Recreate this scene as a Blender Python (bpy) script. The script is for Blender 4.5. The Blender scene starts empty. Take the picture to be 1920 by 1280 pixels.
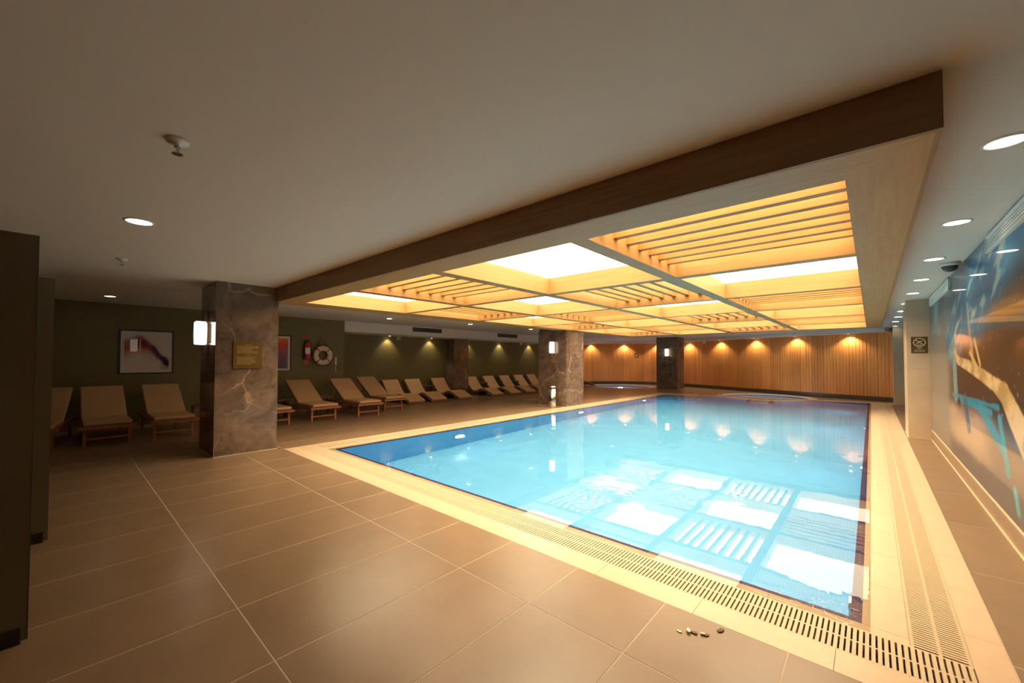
import bpy, bmesh, math, random
from mathutils import Vector, Matrix
import numpy as np
R = math.radians
random.seed(7)
sc = bpy.context.scene
C = sc.collection

# ------------------------------------------------------------ camera, world, exposure
cam_d = bpy.data.cameras.new('camera'); cam = bpy.data.objects.new('camera', cam_d); C.objects.link(cam)
cam_d.sensor_width = 36.0; cam_d.lens = 14.217
cam_d.shift_x = 0.01866; cam_d.shift_y = 0.00832
cam_d.clip_start = 0.05; cam_d.clip_end = 100
r_, u_, w_ = (Vector((0.73038741, 0.68302726, 0.00282726)), Vector((0.01458673, -0.01973621, 0.99969881)),
              Vector((-0.68287734, 0.73012619, 0.02437822)))
M = Matrix((r_, u_, -w_)).transposed().to_4x4(); M.translation = Vector((0, 0, 1.453))
cam.matrix_world = M
sc.camera = cam
wd = bpy.data.worlds.new('world'); sc.world = wd; wd.use_nodes = True
wd.node_tree.nodes['Background'].inputs[0].default_value = (0.5, 0.45, 0.4, 1)
wd.node_tree.nodes['Background'].inputs[1].default_value = 0.01
sc.view_settings.view_transform = 'Standard'; sc.view_settings.look = 'None'
sc.view_settings.exposure = 0.0; sc.view_settings.gamma = 1.0
try: sc.view_settings.use_curve_mapping = False
except Exception: pass
sc.cycles.use_denoising = True
sc.cycles.max_bounces = 10; sc.cycles.diffuse_bounces = 6; sc.cycles.glossy_bounces = 5; sc.cycles.transmission_bounces = 8
sc.cycles.sample_clamp_indirect = 6.0
PANEL = 18.0          # strength of the luminous ceiling panels
PANEL_COL = (1.0, 0.80, 0.52)
SPOT = 60.0          # wall-washing downlights
SCONCE = 4.5
POOLLIGHT = 7.0     # underwater luminaires

# ------------------------------------------------------------ materials
def new_mat(name):
    m = bpy.data.materials.new(name); m.use_nodes = True
    nt = m.node_tree; return m, nt, nt.nodes['Principled BSDF']
def N(nt, t, **kw):
    n = nt.nodes.new(t)
    for k, v in kw.items(): setattr(n, k, v)
    return n
def mat(name, col, rough=0.6, metal=0.0, noise=0.0, nscale=8.0, coat=0.0, bump=0.0, spec=0.5, objrand=0.0):
    m, nt, b = new_mat(name)
    b.inputs['Roughness'].default_value = rough; b.inputs['Metallic'].default_value = metal
    b.inputs['Specular IOR Level'].default_value = spec
    b.inputs['Coat Weight'].default_value = coat; b.inputs['Coat Roughness'].default_value = 0.04
    b.inputs['Base Color'].default_value = (*col, 1)
    if noise or objrand:
        tc = N(nt, 'ShaderNodeTexCoord'); no = N(nt, 'ShaderNodeTexNoise'); no.inputs['Scale'].default_value = nscale
        no.inputs['Detail'].default_value = 5
        nt.links.new(tc.outputs['Object'], no.inputs['Vector'])
        mr = N(nt, 'ShaderNodeMapRange'); mr.inputs[3].default_value = 1 - noise; mr.inputs[4].default_value = 1 + noise
        mr.inputs[1].default_value = 0.25; mr.inputs[2].default_value = 0.75
        nt.links.new(no.outputs['Fac'], mr.inputs[0])
        val = mr.outputs[0]
        if objrand:
            oi = N(nt, 'ShaderNodeObjectInfo'); m2 = N(nt, 'ShaderNodeMapRange')
            m2.inputs[3].default_value = 1 - objrand; m2.inputs[4].default_value = 1 + objrand
            nt.links.new(oi.outputs['Random'], m2.inputs[0])
            mu = N(nt, 'ShaderNodeMath', operation='MULTIPLY'); nt.links.new(val, mu.inputs[0]); nt.links.new(m2.outputs[0], mu.inputs[1])
            val = mu.outputs[0]
        vm = N(nt, 'ShaderNodeVectorMath', operation='SCALE'); vm.inputs[0].default_value = col
        nt.links.new(val, vm.inputs['Scale']); nt.links.new(vm.outputs[0], b.inputs['Base Color'])
        if bump:
            bp = N(nt, 'ShaderNodeBump'); bp.inputs['Strength'].default_value = bump; bp.inputs['Distance'].default_value = 0.01
            nt.links.new(no.outputs['Fac'], bp.inputs['Height']); nt.links.new(bp.outputs[0], b.inputs['Normal'])
    return m
def wood(name, c1, c2, scale, rough=0.45, objrand=0.12, dist=1.5, spec=0.4):
    m, nt, b = new_mat(name)
    tc = N(nt, 'ShaderNodeTexCoord'); mp = N(nt, 'ShaderNodeMapping'); mp.inputs['Scale'].default_value = scale
    no = N(nt, 'ShaderNodeTexNoise'); no.inputs['Scale'].default_value = 1.0; no.inputs['Detail'].default_value = 6; no.inputs['Distortion'].default_value = dist
    cr = N(nt, 'ShaderNodeMapRange'); cr.inputs[1].default_value = 0.3; cr.inputs[2].default_value = 0.7
    mx = N(nt, 'ShaderNodeMix', data_type='RGBA'); mx.inputs[6].default_value = (*c1, 1); mx.inputs[7].default_value = (*c2, 1)
    oi = N(nt, 'ShaderNodeObjectInfo'); m2 = N(nt, 'ShaderNodeMapRange'); m2.inputs[3].default_value = 1 - objrand; m2.inputs[4].default_value = 1 + objrand
    vm = N(nt, 'ShaderNodeVectorMath', operation='SCALE')
    L = nt.links.new
    L(tc.outputs['Object'], mp.inputs['Vector']); L(mp.outputs[0], no.inputs['Vector']); L(no.outputs['Fac'], cr.inputs[0]); L(cr.outputs[0], mx.inputs[0])
    L(oi.outputs['Random'], m2.inputs[0]); L(mx.outputs[2], vm.inputs[0]); L(m2.outputs[0], vm.inputs['Scale']); L(vm.outputs[0], b.inputs['Base Color'])
    b.inputs['Roughness'].default_value = rough; b.inputs['Specular IOR Level'].default_value = spec
    return m
def emit(name, col, s):
    m, nt, b = new_mat(name)
    b.inputs['Base Color'].default_value = (*col, 1); b.inputs['Emission Color'].default_value = (*col, 1); b.inputs['Emission Strength'].default_value = s
    return m
def marble(name, c1, c2, vein, rough=0.12, vw=0.018, vscale=1.1):
    m, nt, b = new_mat(name); L = nt.links.new
    tc0 = N(nt, 'ShaderNodeTexCoord'); tc = N(nt, 'ShaderNodeMapping'); tc.inputs['Location'].default_value = (0, 0, 1.15); L(tc0.outputs['Object'], tc.inputs['Vector'])
    no = N(nt, 'ShaderNodeTexNoise'); no.inputs['Scale'].default_value = 3.6; no.inputs['Detail'].default_value = 9; no.inputs['Roughness'].default_value = 0.62; no.inputs['Distortion'].default_value = 1.2
    mr = N(nt, 'ShaderNodeMapRange'); mr.inputs[1].default_value = 0.32; mr.inputs[2].default_value = 0.7
    mx = N(nt, 'ShaderNodeMix', data_type='RGBA'); mx.inputs[6].default_value = (*c1, 1); mx.inputs[7].default_value = (*c2, 1)
    n2 = N(nt, 'ShaderNodeTexNoise'); n2.inputs['Scale'].default_value = 2.6; n2.inputs['Detail'].default_value = 6
    sc2 = N(nt, 'ShaderNodeVectorMath', operation='SCALE'); sc2.inputs['Scale'].default_value = 0.35
    ad = N(nt, 'ShaderNodeVectorMath', operation='ADD')
    vo = N(nt, 'ShaderNodeTexVoronoi', feature='DISTANCE_TO_EDGE'); vo.inputs['Scale'].default_value = vscale
    vr = N(nt, 'ShaderNodeMapRange'); vr.inputs[1].default_value = 0.0; vr.inputs[2].default_value = vw; vr.inputs[3].default_value = 0.75; vr.inputs[4].default_value = 0
    n3 = N(nt, 'ShaderNodeTexNoise'); n3.inputs['Scale'].default_value = 1.7
    v3 = N(nt, 'ShaderNodeMapRange'); v3.inputs[1].default_value = 0.45; v3.inputs[2].default_value = 0.6
    mu = N(nt, 'ShaderNodeMath', operation='MULTIPLY')
    mv = N(nt, 'ShaderNodeMix', data_type='RGBA'); mv.inputs[7].default_value = (*vein, 1)
    L(tc.outputs[0], no.inputs['Vector']); L(no.outputs['Fac'], mr.inputs[0]); L(mr.outputs[0], mx.inputs[0])
    L(tc.outputs[0], n2.inputs['Vector']); L(n2.outputs['Color'], sc2.inputs[0]); L(tc.outputs[0], ad.inputs[0]); L(sc2.outputs[0], ad.inputs[1])
    L(ad.outputs[0], vo.inputs['Vector']); L(vo.outputs['Distance'], vr.inputs[0]); L(tc.outputs[0], n3.inputs['Vector']); L(n3.outputs['Fac'], v3.inputs[0])
    L(vr.outputs[0], mu.inputs[0]); L(v3.outputs[0], mu.inputs[1]); L(mu.outputs[0], mv.inputs[0]); L(mx.outputs[2], mv.inputs[6]); L(mv.outputs[2], b.inputs['Base Color'])
    b.inputs['Roughness'].default_value = rough
    return m
def mosaic(name, col, grout, size=0.03, rough=0.25):
    m, nt, b = new_mat(name); L = nt.links.new
    tc = N(nt, 'ShaderNodeTexCoord'); sp = N(nt, 'ShaderNodeSeparateXYZ'); L(tc.outputs['Object'], sp.inputs[0])
    vals = []
    for k in range(3):
        a = N(nt, 'ShaderNodeMath', operation='DIVIDE'); a.inputs[1].default_value = size; L(sp.outputs[k], a.inputs[0])
        o = N(nt, 'ShaderNodeMath', operation='ADD'); o.inputs[1].default_value = 0.31 ; L(a.outputs[0], o.inputs[0])
        f = N(nt, 'ShaderNodeMath', operation='FRACT'); L(o.outputs[0], f.inputs[0])
        g = N(nt, 'ShaderNodeMath', operation='SUBTRACT'); g.inputs[1].default_value = 0.5; L(f.outputs[0], g.inputs[0])
        h = N(nt, 'ShaderNodeMath', operation='ABSOLUTE'); L(g.outputs[0], h.inputs[0]); vals.append(h)
    m1 = N(nt, 'ShaderNodeMath', operation='MAXIMUM'); L(vals[0].outputs[0], m1.inputs[0]); L(vals[1].outputs[0], m1.inputs[1])
    # z lines only on vertical faces: floor z is placed in the middle of a cell
    m2 = N(nt, 'ShaderNodeMath', operation='MAXIMUM'); L(m1.outputs[0], m2.inputs[0]); L(vals[2].outputs[0], m2.inputs[1])
    gt = N(nt, 'ShaderNodeMath', operation='GREATER_THAN'); gt.inputs[1].default_value = 0.455; L(m1.outputs[0], gt.inputs[0])
    no = N(nt, 'ShaderNodeTexNoise'); no.inputs['Scale'].default_value = 3; L(tc.outputs['Object'], no.inputs['Vector'])
    mr = N(nt, 'ShaderNodeMapRange'); mr.inputs[3].default_value = 0.88; mr.inputs[4].default_value = 1.1; L(no.outputs['Fac'], mr.inputs[0])
    mx = N(nt, 'ShaderNodeMix', data_type='RGBA'); mx.inputs[6].default_value = (*col, 1); mx.inputs[7].default_value = (*grout, 1); L(gt.outputs[0], mx.inputs[0])
    vm = N(nt, 'ShaderNodeVectorMath', operation='SCALE'); L(mx.outputs[2], vm.inputs[0]); L(mr.outputs[0], vm.inputs['Scale']); L(vm.outputs[0], b.inputs['Base Color'])
    b.inputs['Roughness'].default_value = rough
    return m
MT = {}
MT['ceiling'] = mat('ceiling_paint', (0.67, 0.625, 0.555), 0.7)
MT['floor_tile'] = mat('porcelain_tile', (0.222, 0.143, 0.085), 0.29, noise=0.12, nscale=3.0, objrand=0.05, spec=0.5)
MT['grout'] = mat('grout', (0.50, 0.40, 0.29), 0.8)
MT['coping'] = mat('cream_coping', (0.59, 0.43, 0.29), 0.28, noise=0.05, nscale=6, objrand=0.02)
MT['grate'] = mat('cream_grate', (0.52, 0.40, 0.26), 0.45)
MT['channel'] = mat('drain_channel', (0.05, 0.045, 0.035), 0.7)
MT['oakX'] = wood('oak_along_x', (0.43, 0.255, 0.095), (0.35, 0.20, 0.07), (1.2, 30, 30), objrand=0.04)
MT['oakY'] = wood('oak_along_y', (0.43, 0.255, 0.095), (0.35, 0.20, 0.07), (30, 1.2, 30), objrand=0.04)
MT['slatX'] = wood('oak_slat_x', (0.42, 0.225, 0.065), (0.34, 0.17, 0.048), (1.2, 30, 30), objrand=0.05)
MT['slatY'] = wood('oak_slat_y', (0.42, 0.225, 0.065), (0.34, 0.17, 0.048), (30, 1.2, 30), objrand=0.05)
MT['fascia'] = wood('oak_fascia', (0.30, 0.165, 0.075), (0.22, 0.115, 0.05), (1.0, 24, 24), objrand=0.04)
MT['fasciaY'] = wood('oak_fascia_y', (0.30, 0.165, 0.075), (0.22, 0.115, 0.05), (24, 1.0, 24), objrand=0.04)
MT['wallwood'] = wood('vertical_boards', (0.76, 0.32, 0.088), (0.62, 0.245, 0.060), (14, 14, 0.5), 0.42, objrand=0.13)
MT['teak'] = wood('teak', (0.34, 0.12, 0.045), (0.24, 0.08, 0.03), (20, 20, 20), 0.4, objrand=0.08)
MT['darkwood'] = wood('dark_stained_wood', (0.16, 0.06, 0.03), (0.10, 0.04, 0.02), (20, 20, 20), 0.4)
MT['cushion'] = mat('tan_canvas', (0.50, 0.305, 0.155), 0.85, noise=0.05, nscale=60)
MT['wicker'] = mat('brown_wicker', (0.26, 0.13, 0.06), 0.7, noise=0.3, nscale=90, bump=0.4)
MT['green'] = mat('olive_paint', (0.14, 0.113, 0.036), 0.55, noise=0.03, nscale=3)
MT['marble'] = marble('grey_brown_marble', (0.085, 0.056, 0.042), (0.225, 0.155, 0.11), (0.50, 0.33, 0.19))
MT['travertine'] = mat('beige_stone', (0.55, 0.43, 0.30), 0.3, noise=0.09, nscale=4)
MT['skirt'] = mat('brown_stone_skirting', (0.30, 0.20, 0.13), 0.3, noise=0.15, nscale=5)
MT['darkskirt'] = mat('dark_stone_skirting', (0.085, 0.062, 0.042), 0.3, noise=0.25, nscale=6)
MT['seal'] = mat('cream_sealant', (0.70, 0.54, 0.36), 0.6)
MT['pool_floor'] = mosaic('pale_cyan_mosaic', (0.125, 0.43, 0.72), (0.20, 0.53, 0.80))
MT['pool_wall'] = mosaic('sky_blue_mosaic', (0.085, 0.37, 0.72), (0.15, 0.47, 0.80))
MT['navy'] = mosaic('navy_mosaic', (0.03, 0.02, 0.10), (0.10, 0.06, 0.16), 0.025)
MT['spa'] = mosaic('grey_blue_mosaic', (0.36, 0.41, 0.50), (0.45, 0.48, 0.54), 0.03)
MT['white'] = mat('white_enamel', (0.75, 0.74, 0.70), 0.4)
MT['chrome'] = mat('brushed_chrome', (0.75, 0.74, 0.72), 0.16, metal=1.0)
MT['black'] = mat('black_lacquer', (0.012, 0.008, 0.006), 0.35)
MT['grille'] = mat('dark_grille', (0.05, 0.045, 0.04), 0.6)
MT['brass'] = mat('brushed_brass', (0.15, 0.09, 0.02), 0.3, metal=0.5)
MT['brassink'] = mat('pale_brass_ink', (0.42, 0.28, 0.13), 0.5)
MT['signbrown'] = mat('bronze_plate', (0.10, 0.058, 0.012), 0.4)
MT['red'] = mat('signal_red', (0.55, 0.02, 0.012), 0.3)
MT['ring'] = mat('ring_white', (0.62, 0.55, 0.42), 0.6)
MT['rope'] = mat('dark_rope', (0.05, 0.04, 0.03), 0.9)
MT['flake'] = mat('pale_flake', (0.70, 0.62, 0.52), 0.6)
MT['chip'] = mat('chipped_clay', (0.16, 0.10, 0.06), 0.8)
MT['lensW'] = emit('warm_lens', (1.0, 0.86, 0.66), 14.0)
MT['panel'] = emit('luminous_panel', PANEL_COL, PANEL)
_nt = MT['panel'].node_tree; _g = N(_nt, 'ShaderNodeNewGeometry'); _d = N(_nt, 'ShaderNodeVectorMath', operation='DOT_PRODUCT')
_nt.links.new(_g.outputs['Normal'], _d.inputs[0]); _nt.links.new(_g.outputs['Incoming'], _d.inputs[1])
_p = N(_nt, 'ShaderNodeMath', operation='POWER'); _p.inputs[1].default_value = 2.0; _nt.links.new(_d.outputs['Value'], _p.inputs[0])
_m = N(_nt, 'ShaderNodeMath', operation='MULTIPLY_ADD'); _m.inputs[1].default_value = PANEL * 0.83; _m.inputs[2].default_value = PANEL * 0.17   # emission shaped by angle, strongest straight down, to dim the room's left side
_nt.links.new(_p.outputs[0], _m.inputs[0]); _nt.links.new(_m.outputs[0], _nt.nodes['Principled BSDF'].inputs['Emission Strength'])
MT['sconce'] = emit('opal_glass', (1.0, 0.86, 0.70), SCONCE)
MT['poollens'] = emit('underwater_lens', (0.85, 0.95, 1.0), 12.0)
m, nt, b = new_mat('tinted_glass')
b.inputs['Base Color'].default_value = (0.12, 0.10, 0.062, 1); b.inputs['Roughness'].default_value = 0.04; b.inputs['Alpha'].default_value = 0.9
MT['glass'] = m
m, nt, b = new_mat('glass_edge'); b.inputs['Base Color'].default_value = (0.06, 0.10, 0.07, 1); b.inputs['Roughness'].default_value = 0.1; MT['glassedge'] = m
# water: refracting surface with gentle ripples
m, nt, b = new_mat('pool_water'); L = nt.links.new
b.inputs['Base Color'].default_value = (0.95, 1, 1, 1); b.inputs['Roughness'].default_value = 0.0; b.inputs['IOR'].default_value = 1.333
b.inputs['Transmission Weight'].default_value = 1.0
tc = N(nt, 'ShaderNodeTexCoord')
no = N(nt, 'ShaderNodeTexNoise'); no.inputs['Scale'].default_value = 3.2; no.inputs['Detail'].default_value = 3; no.inputs['Distortion'].default_value = 0.6
n2 = N(nt, 'ShaderNodeTexNoise'); n2.inputs['Scale'].default_value = 0.55
mr = N(nt, 'ShaderNodeMapRange'); mr.inputs[1].default_value = 0.52; mr.inputs[2].default_value = 0.68; mr.inputs[3].default_value = 0.05; mr.inputs[4].default_value = 1.0
mu = N(nt, 'ShaderNodeMath', operation='MULTIPLY'); bp = N(nt, 'ShaderNodeBump'); bp.inputs['Strength'].default_value = 0.6; bp.inputs['Distance'].default_value = 0.010
L(tc.outputs['Object'], no.inputs['Vector']); L(tc.outputs['Object'], n2.inputs['Vector']); L(n2.outputs['Fac'], mr.inputs[0])
L(no.outputs['Fac'], mu.inputs[0]); L(mr.outputs[0], mu.inputs[1]); L(mu.outputs[0], bp.inputs['Height']); L(bp.outputs[0], b.inputs['Normal'])
MT['water'] = m
def vcol_mat(name, rough, coat):
    m, nt, b = new_mat(name); a = N(nt, 'ShaderNodeAttribute'); a.attribute_name = 'print'
    nt.links.new(a.outputs['Color'], b.inputs['Base Color']); b.inputs['Roughness'].default_value = rough; b.inputs['Specular IOR Level'].default_value = 0.08; b.inputs['Coat IOR'].default_value = 1.35
    b.inputs['Coat Weight'].default_value = coat; b.inputs['Coat Roughness'].default_value = 0.02
    return m
MT['mural'] = vcol_mat('printed_gloss_panel', 0.4, 0.4)
MT['print'] = vcol_mat('framed_print_under_glass', 0.4, 1.0)

# ------------------------------------------------------------ mesh helpers
class MB:
    def __init__(s): s.v = []; s.f = []
    def poly(s, pts):
        n = len(s.v); s.v += [tuple(p) for p in pts]; s.f.append(tuple(range(n, n + len(pts)))); return s
    def box(s, x0, x1, y0, y1, z0, z1):
        x0, x1 = min(x0, x1), max(x0, x1); y0, y1 = min(y0, y1), max(y0, y1); z0, z1 = min(z0, z1), max(z0, z1)
        n = len(s.v)
        s.v += [(x0, y0, z0), (x1, y0, z0), (x1, y1, z0), (x0, y1, z0), (x0, y0, z1), (x1, y0, z1), (x1, y1, z1), (x0, y1, z1)]
        s.f += [tuple(n + i for i in q) for q in ((3, 2, 1, 0), (4, 5, 6, 7), (0, 1, 5, 4), (1, 2, 6, 5), (2, 3, 7, 6), (3, 0, 4, 7))]
        return s
    def prism(s, pts, z0, z1):      # pts ccw in xy
        n = len(s.v); k = len(pts)
        s.v += [(p[0], p[1], z0) for p in pts] + [(p[0], p[1], z1) for p in pts]
        s.f.append(tuple(n + i for i in reversed(range(k)))); s.f.append(tuple(n + k + i for i in range(k)))
        for i in range(k): j = (i + 1) % k; s.f.append((n + i, n + j, n + k + j, n + k + i))
        return s
    def extrude_y(s, prof, y0, y1):  # closed profile of (x,z), extruded along y
        n = len(s.v); k = len(prof)
        s.v += [(p[0], y0, p[1]) for p in prof] + [(p[0], y1, p[1]) for p in prof]
        s.f.append(tuple(n + i for i in range(k))); s.f.append(tuple(n + k + i for i in reversed(range(k))))
        for i in range(k): j = (i + 1) % k; s.f.append((n + j, n + i, n + k + i, n + k + j))
        return s
    def rev(s, prof, seg=24, ang=2 * math.pi, a0=0, c=(0, 0)):  # profile (r,z), lathe about z
        n = len(s.v); k = len(prof); full = abs(ang - 2 * math.pi) < 1e-6; m_ = seg if full else seg + 1
        for i in range(m_):
            a = a0 + ang * i / seg
            for r, z in prof: s.v.append((c[0] + r * math.cos(a), c[1] + r * math.sin(a), z))
        for i in range(seg):
            i2 = (i + 1) % m_
            for j in range(k - 1): s.f.append((n + i * k + j, n + i2 * k + j, n + i2 * k + j + 1, n + i * k + j + 1))
        return s
    def tube(s, pts, r, seg=8):
        pts = [Vector(p) for p in pts]; n = len(s.v); k = len(pts)
        for i, p in enumerate(pts):
            d = (pts[min(i + 1, k - 1)] - pts[max(i - 1, 0)]).normalized()
            a = d.cross(Vector((0, 0, 1)) if abs(d.z) < 0.9 else Vector((1, 0, 0))).normalized(); b2 = d.cross(a)
            rr = r[i] if isinstance(r, (list, tuple)) else r
            for q in range(seg):
                t = 2 * math.pi * q / seg; s.v.append(tuple(p + a * rr * math.cos(t) + b2 * rr * math.sin(t)))
        for i in range(k - 1):
            for q in range(seg):
                q2 = (q + 1) % seg; s.f.append((n + i * seg + q, n + i * seg + q2, n + (i + 1) * seg + q2, n + (i + 1) * seg + q))
        s.f.append(tuple(n + q for q in reversed(range(seg)))); s.f.append(tuple(n + (k - 1) * seg + q for q in range(seg)))
        return s
    def mesh(s, name='m', m=None, smooth=False):
        me = bpy.data.meshes.new(name); me.from_pydata(s.v, [], s.f); me.update()
        bm = bmesh.new(); bm.from_mesh(me); bmesh.ops.recalc_face_normals(bm, faces=bm.faces); bm.to_mesh(me); bm.free()
        if m: me.materials.append(MT[m] if isinstance(m, str) else m)
        if smooth:
            for p in me.polygons: p.use_smooth = True
        return me
    def build(s, name, m, parent=None, smooth=False, bevel=0, loc=None):
        return link(name, s.mesh(name, m, smooth), parent, bevel, loc)
def link(name, me, parent=None, bevel=0, loc=None):
    o = bpy.data.objects.new(name, me); C.objects.link(o)
    if parent is not None: o.parent = parent
    if loc is not None: o.location = loc
    if bevel:
        b = o.modifiers.new('b', 'BEVEL'); b.width = bevel; b.segments = 2; b.limit_method = 'ANGLE'; b.harden_normals = False
    return o
def box(name, m, d, parent=None, bevel=0): return MB().box(*d).build(name, m, parent, bevel=bevel)
def thing(name, label, cat, loc=(0, 0, 0), rz=0, group=None):
    o = bpy.data.objects.new(name, None); C.objects.link(o); o.location = loc; o.rotation_euler = (0, 0, rz)
    o['label'] = label; o['category'] = cat
    if group: o['group'] = group
    o.empty_display_size = 0.1
    return o
def tag(o, label, cat, group=None):
    o['label'] = label; o['category'] = cat
    if group: o['group'] = group
    return o
def struct(o, kind='structure'): o['kind'] = kind; return o
def sempty(name): o = bpy.data.objects.new(name, None); C.objects.link(o); o['kind'] = 'structure'; return o
def copy_tree(o, parent=None):
    c = o.copy(); C.objects.link(c)
    if parent is not None: c.parent = parent
    for ch in list(o.children): copy_tree(ch, c)
    return c
def text_mesh(txt, size, name, m, parent, mw, ext=0.0015):
    cu = bpy.data.curves.new('t', 'FONT'); cu.body = txt; cu.size = size; cu.align_x = 'CENTER'; cu.align_y = 'CENTER'; cu.extrude = ext; cu.resolution_u = 3
    t = bpy.data.objects.new('t', cu); C.objects.link(t)
    dg = bpy.context.evaluated_depsgraph_get(); me = bpy.data.meshes.new_from_object(t.evaluated_get(dg)); bpy.data.objects.remove(t)
    me.materials.clear(); me.materials.append(MT[m]); me.transform(mw)
    return link(name, me, parent)
def lamp(kind, name, parent, loc, energy, col, rot=(0, 0, 0), **kw):
    d = bpy.data.lights.new(name, kind); d.energy = energy; d.color = col
    for k, v in kw.items(): setattr(d, k, v)
    o = bpy.data.objects.new(name, d); C.objects.link(o); o.location = loc; o.rotation_euler = rot
    if parent is not None: o.parent = parent
    return o

# ------------------------------------------------------------ dimensions
ZC, ZS = 2.62, 2.385
PX0, PX1, PY0 = -6.40, -0.06, 3.07          # water edge
CX0, CX1, CY0 = -6.984, 0.47, 2.507          # outer edge of the coping
FY0, FY1 = 17.70, 19.10                      # far water edge (left, right)
GY0, GY1 = 18.30, 19.65                      # far outer edge
J1 = (-10.2, 21.3); J2 = (-3.15, 19.35)
DEPTH = -1.5

# ------------------------------------------------------------ floor with porcelain tiles
floor = sempty('floor')
zt, zb = -0.0012, -0.12
slabs = [MB().box(-14.2, 1.4, -3.2, CY0, zb, zt).build('screed', 'grout', floor), MB().box(-14.2, CX0, CY0, 18.0, zb, zt).build('screed', 'grout', floor),
         MB().box(CX1, 1.4, CY0, 18.0, zb, zt).build('screed', 'grout', floor)]
slab_a = MB().box(-14.2, CX0, 18.0, 26, zb, zt).build('screed', 'grout', floor)
slab_b = MB().prism([(CX0, GY0), (CX1, GY1), (CX1, 18.0), (1.4, 18.0), (1.4, 26), (CX0, 26)], zb, zt).build('screed', 'grout', floor)
tile_cache = {}
def tile_mesh(w, d):
    k = (round(w, 3), round(d, 3))
    if k not in tile_cache:
        g = 0.0045; tile_cache[k] = MB().box(g, w - g, g, d - g, -0.0011, 0.0).mesh('tile', 'floor_tile')
    return tile_cache[k]
def in_pool(x0, x1, y0, y1): return x0 < CX1 - 0.001 and x1 > CX0 + 0.001 and y1 > CY0 and y0 < 19.0
xs = [-5.724 + 0.6 * i for i in range(-15, 13)]
ys = [0.737 + 1.2 * i for i in range(-4, 22)]
def clip_rect(x0, x1, y0, y1, minx, maxx, miny, maxy):
    return max(x0, minx), min(x1, maxx), max(y0, miny), min(y1, maxy)
cut_tiles = []
for region in ((-13.2, 0.80, -2.6, CY0), (-13.2, CX0, CY0, 19.0), (CX1, 0.80, CY0, 19.0), (-13.2, CX0, 19.0, 24.6)):
    for xa in xs:
        for ya in ys:
            x0, x1, y0, y1 = clip_rect(xa, xa + 0.6, ya, ya + 1.2, region[0], region[1], region[2], region[3])
            if x1 - x0 < 0.02 or y1 - y0 < 0.02: continue
            if y0 < -1.7 or (x0 < -11.7 and y1 < 5.8) : continue
            if region[2] >= 19.0 and y0 > 23.8: continue
            o = link('tile', tile_mesh(x1 - x0, y1 - y0), floor, loc=(x0, y0, 0))
            cx = min(max(J1[0], x0), x1); cy = min(max(J1[1], y0), y1)
            if math.hypot(cx - J1[0], cy - J1[1]) < 1.86: cut_tiles.append(o)
# screed surface behind the far edge of the pool is tiled in one sheet (too far off to tell tiles apart)
far = MB().prism([(CX0, GY0), (CX1, GY1), (0.8, GY1), (0.8, 24.0), (CX0, 24.0)], -0.0011, 0.0).build('far_tiling', 'floor_tile', floor)
cut = MB().rev([(0, -0.6), (1.84, -0.6), (1.84, 0.3), (0, 0.3)], 64, c=J1).build('cutter', None)
dg = bpy.context.evaluated_depsgraph_get()
for o in cut_tiles + [slab_a]:
    md = o.modifiers.new('c', 'BOOLEAN'); md.object = cut; md.operation = 'DIFFERENCE'; md.solver = 'EXACT'
cut2 = MB().rev([(0, -0.6), (1.66, -0.6), (1.66, 0.3), (0, 0.3)], 64, c=J2).build('cutter2', None)
for o in (slab_b, far):
    md = o.modifiers.new('c', 'BOOLEAN'); md.object = cut2; md.operation = 'DIFFERENCE'; md.solver = 'EXACT'
dg = bpy.context.evaluated_depsgraph_get(); dg.update()
for o in cut_tiles + [slab_a, slab_b, far]:
    me = bpy.data.meshes.new_from_object(o.evaluated_get(dg)); o.modifiers.clear(); o.data = me
    if len(me.polygons) == 0: bpy.data.objects.remove(o)
bpy.data.objects.remove(cut); bpy.data.objects.remove(cut2)

# ------------------------------------------------------------ pool shell, coping, grates, water
shell = tag(thing('swimming_pool', 'long rectangular pool lined with pale blue mosaic, filled with clear water', 'swimming pool'), 'long rectangular pool lined with pale blue mosaic, filled with clear water', 'swimming pool')
w = 0.05
fa = lambda x: FY0 + (FY1 - FY0) * (x - PX0) / (PX1 - PX0)
ga = lambda x: GY0 + (GY1 - GY0) * (x - CX0) / (CX1 - CX0)
MB().poly([(PX0 + w, PY0 + w, DEPTH), (PX1 - w, PY0 + w, DEPTH), (PX1 - w, fa(PX1), DEPTH), (PX0 + w, fa(PX0), DEPTH)]).build('pool_floor', 'pool_floor', shell)
wl = MB()
wl.poly([(PX0 + w, PY0 + w, DEPTH), (PX0 + w, fa(PX0), DEPTH), (PX0 + w, fa(PX0), -0.02), (PX0 + w, PY0 + w, -0.02)])
wl.poly([(PX1 - w, PY0 + w, DEPTH), (PX1 - w, fa(PX1), DEPTH), (PX1 - w, fa(PX1), -0.02), (PX1 - w, PY0 + w, -0.02)])
wl.poly([(PX0 + w, PY0 + w, DEPTH), (PX1 - w, PY0 + w, DEPTH), (PX1 - w, PY0 + w, -0.02), (PX0 + w, PY0 + w, -0.02)])
wl.poly([(PX0 + w, fa(PX0), DEPTH), (PX1 - w, fa(PX1), DEPTH), (PX1 - w, fa(PX1), -0.02), (PX0 + w, fa(PX0), -0.02)])
wl.build('pool_wall', 'pool_wall', shell)
rm = MB()
rm.box(PX0, PX0 + w, PY0, fa(PX0), -0.05, -0.018); rm.box(PX1 - w, PX1, PY0, fa(PX1), -0.05, -0.018)
rm.box(PX0 + w, PX1 - w, PY0, PY0 + w, -0.05, -0.018)
rm.prism([(PX0, fa(PX0) - w), (PX1, fa(PX1) - w), (PX1, fa(PX1)), (PX0, fa(PX0))], -0.05, -0.0185)
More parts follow.
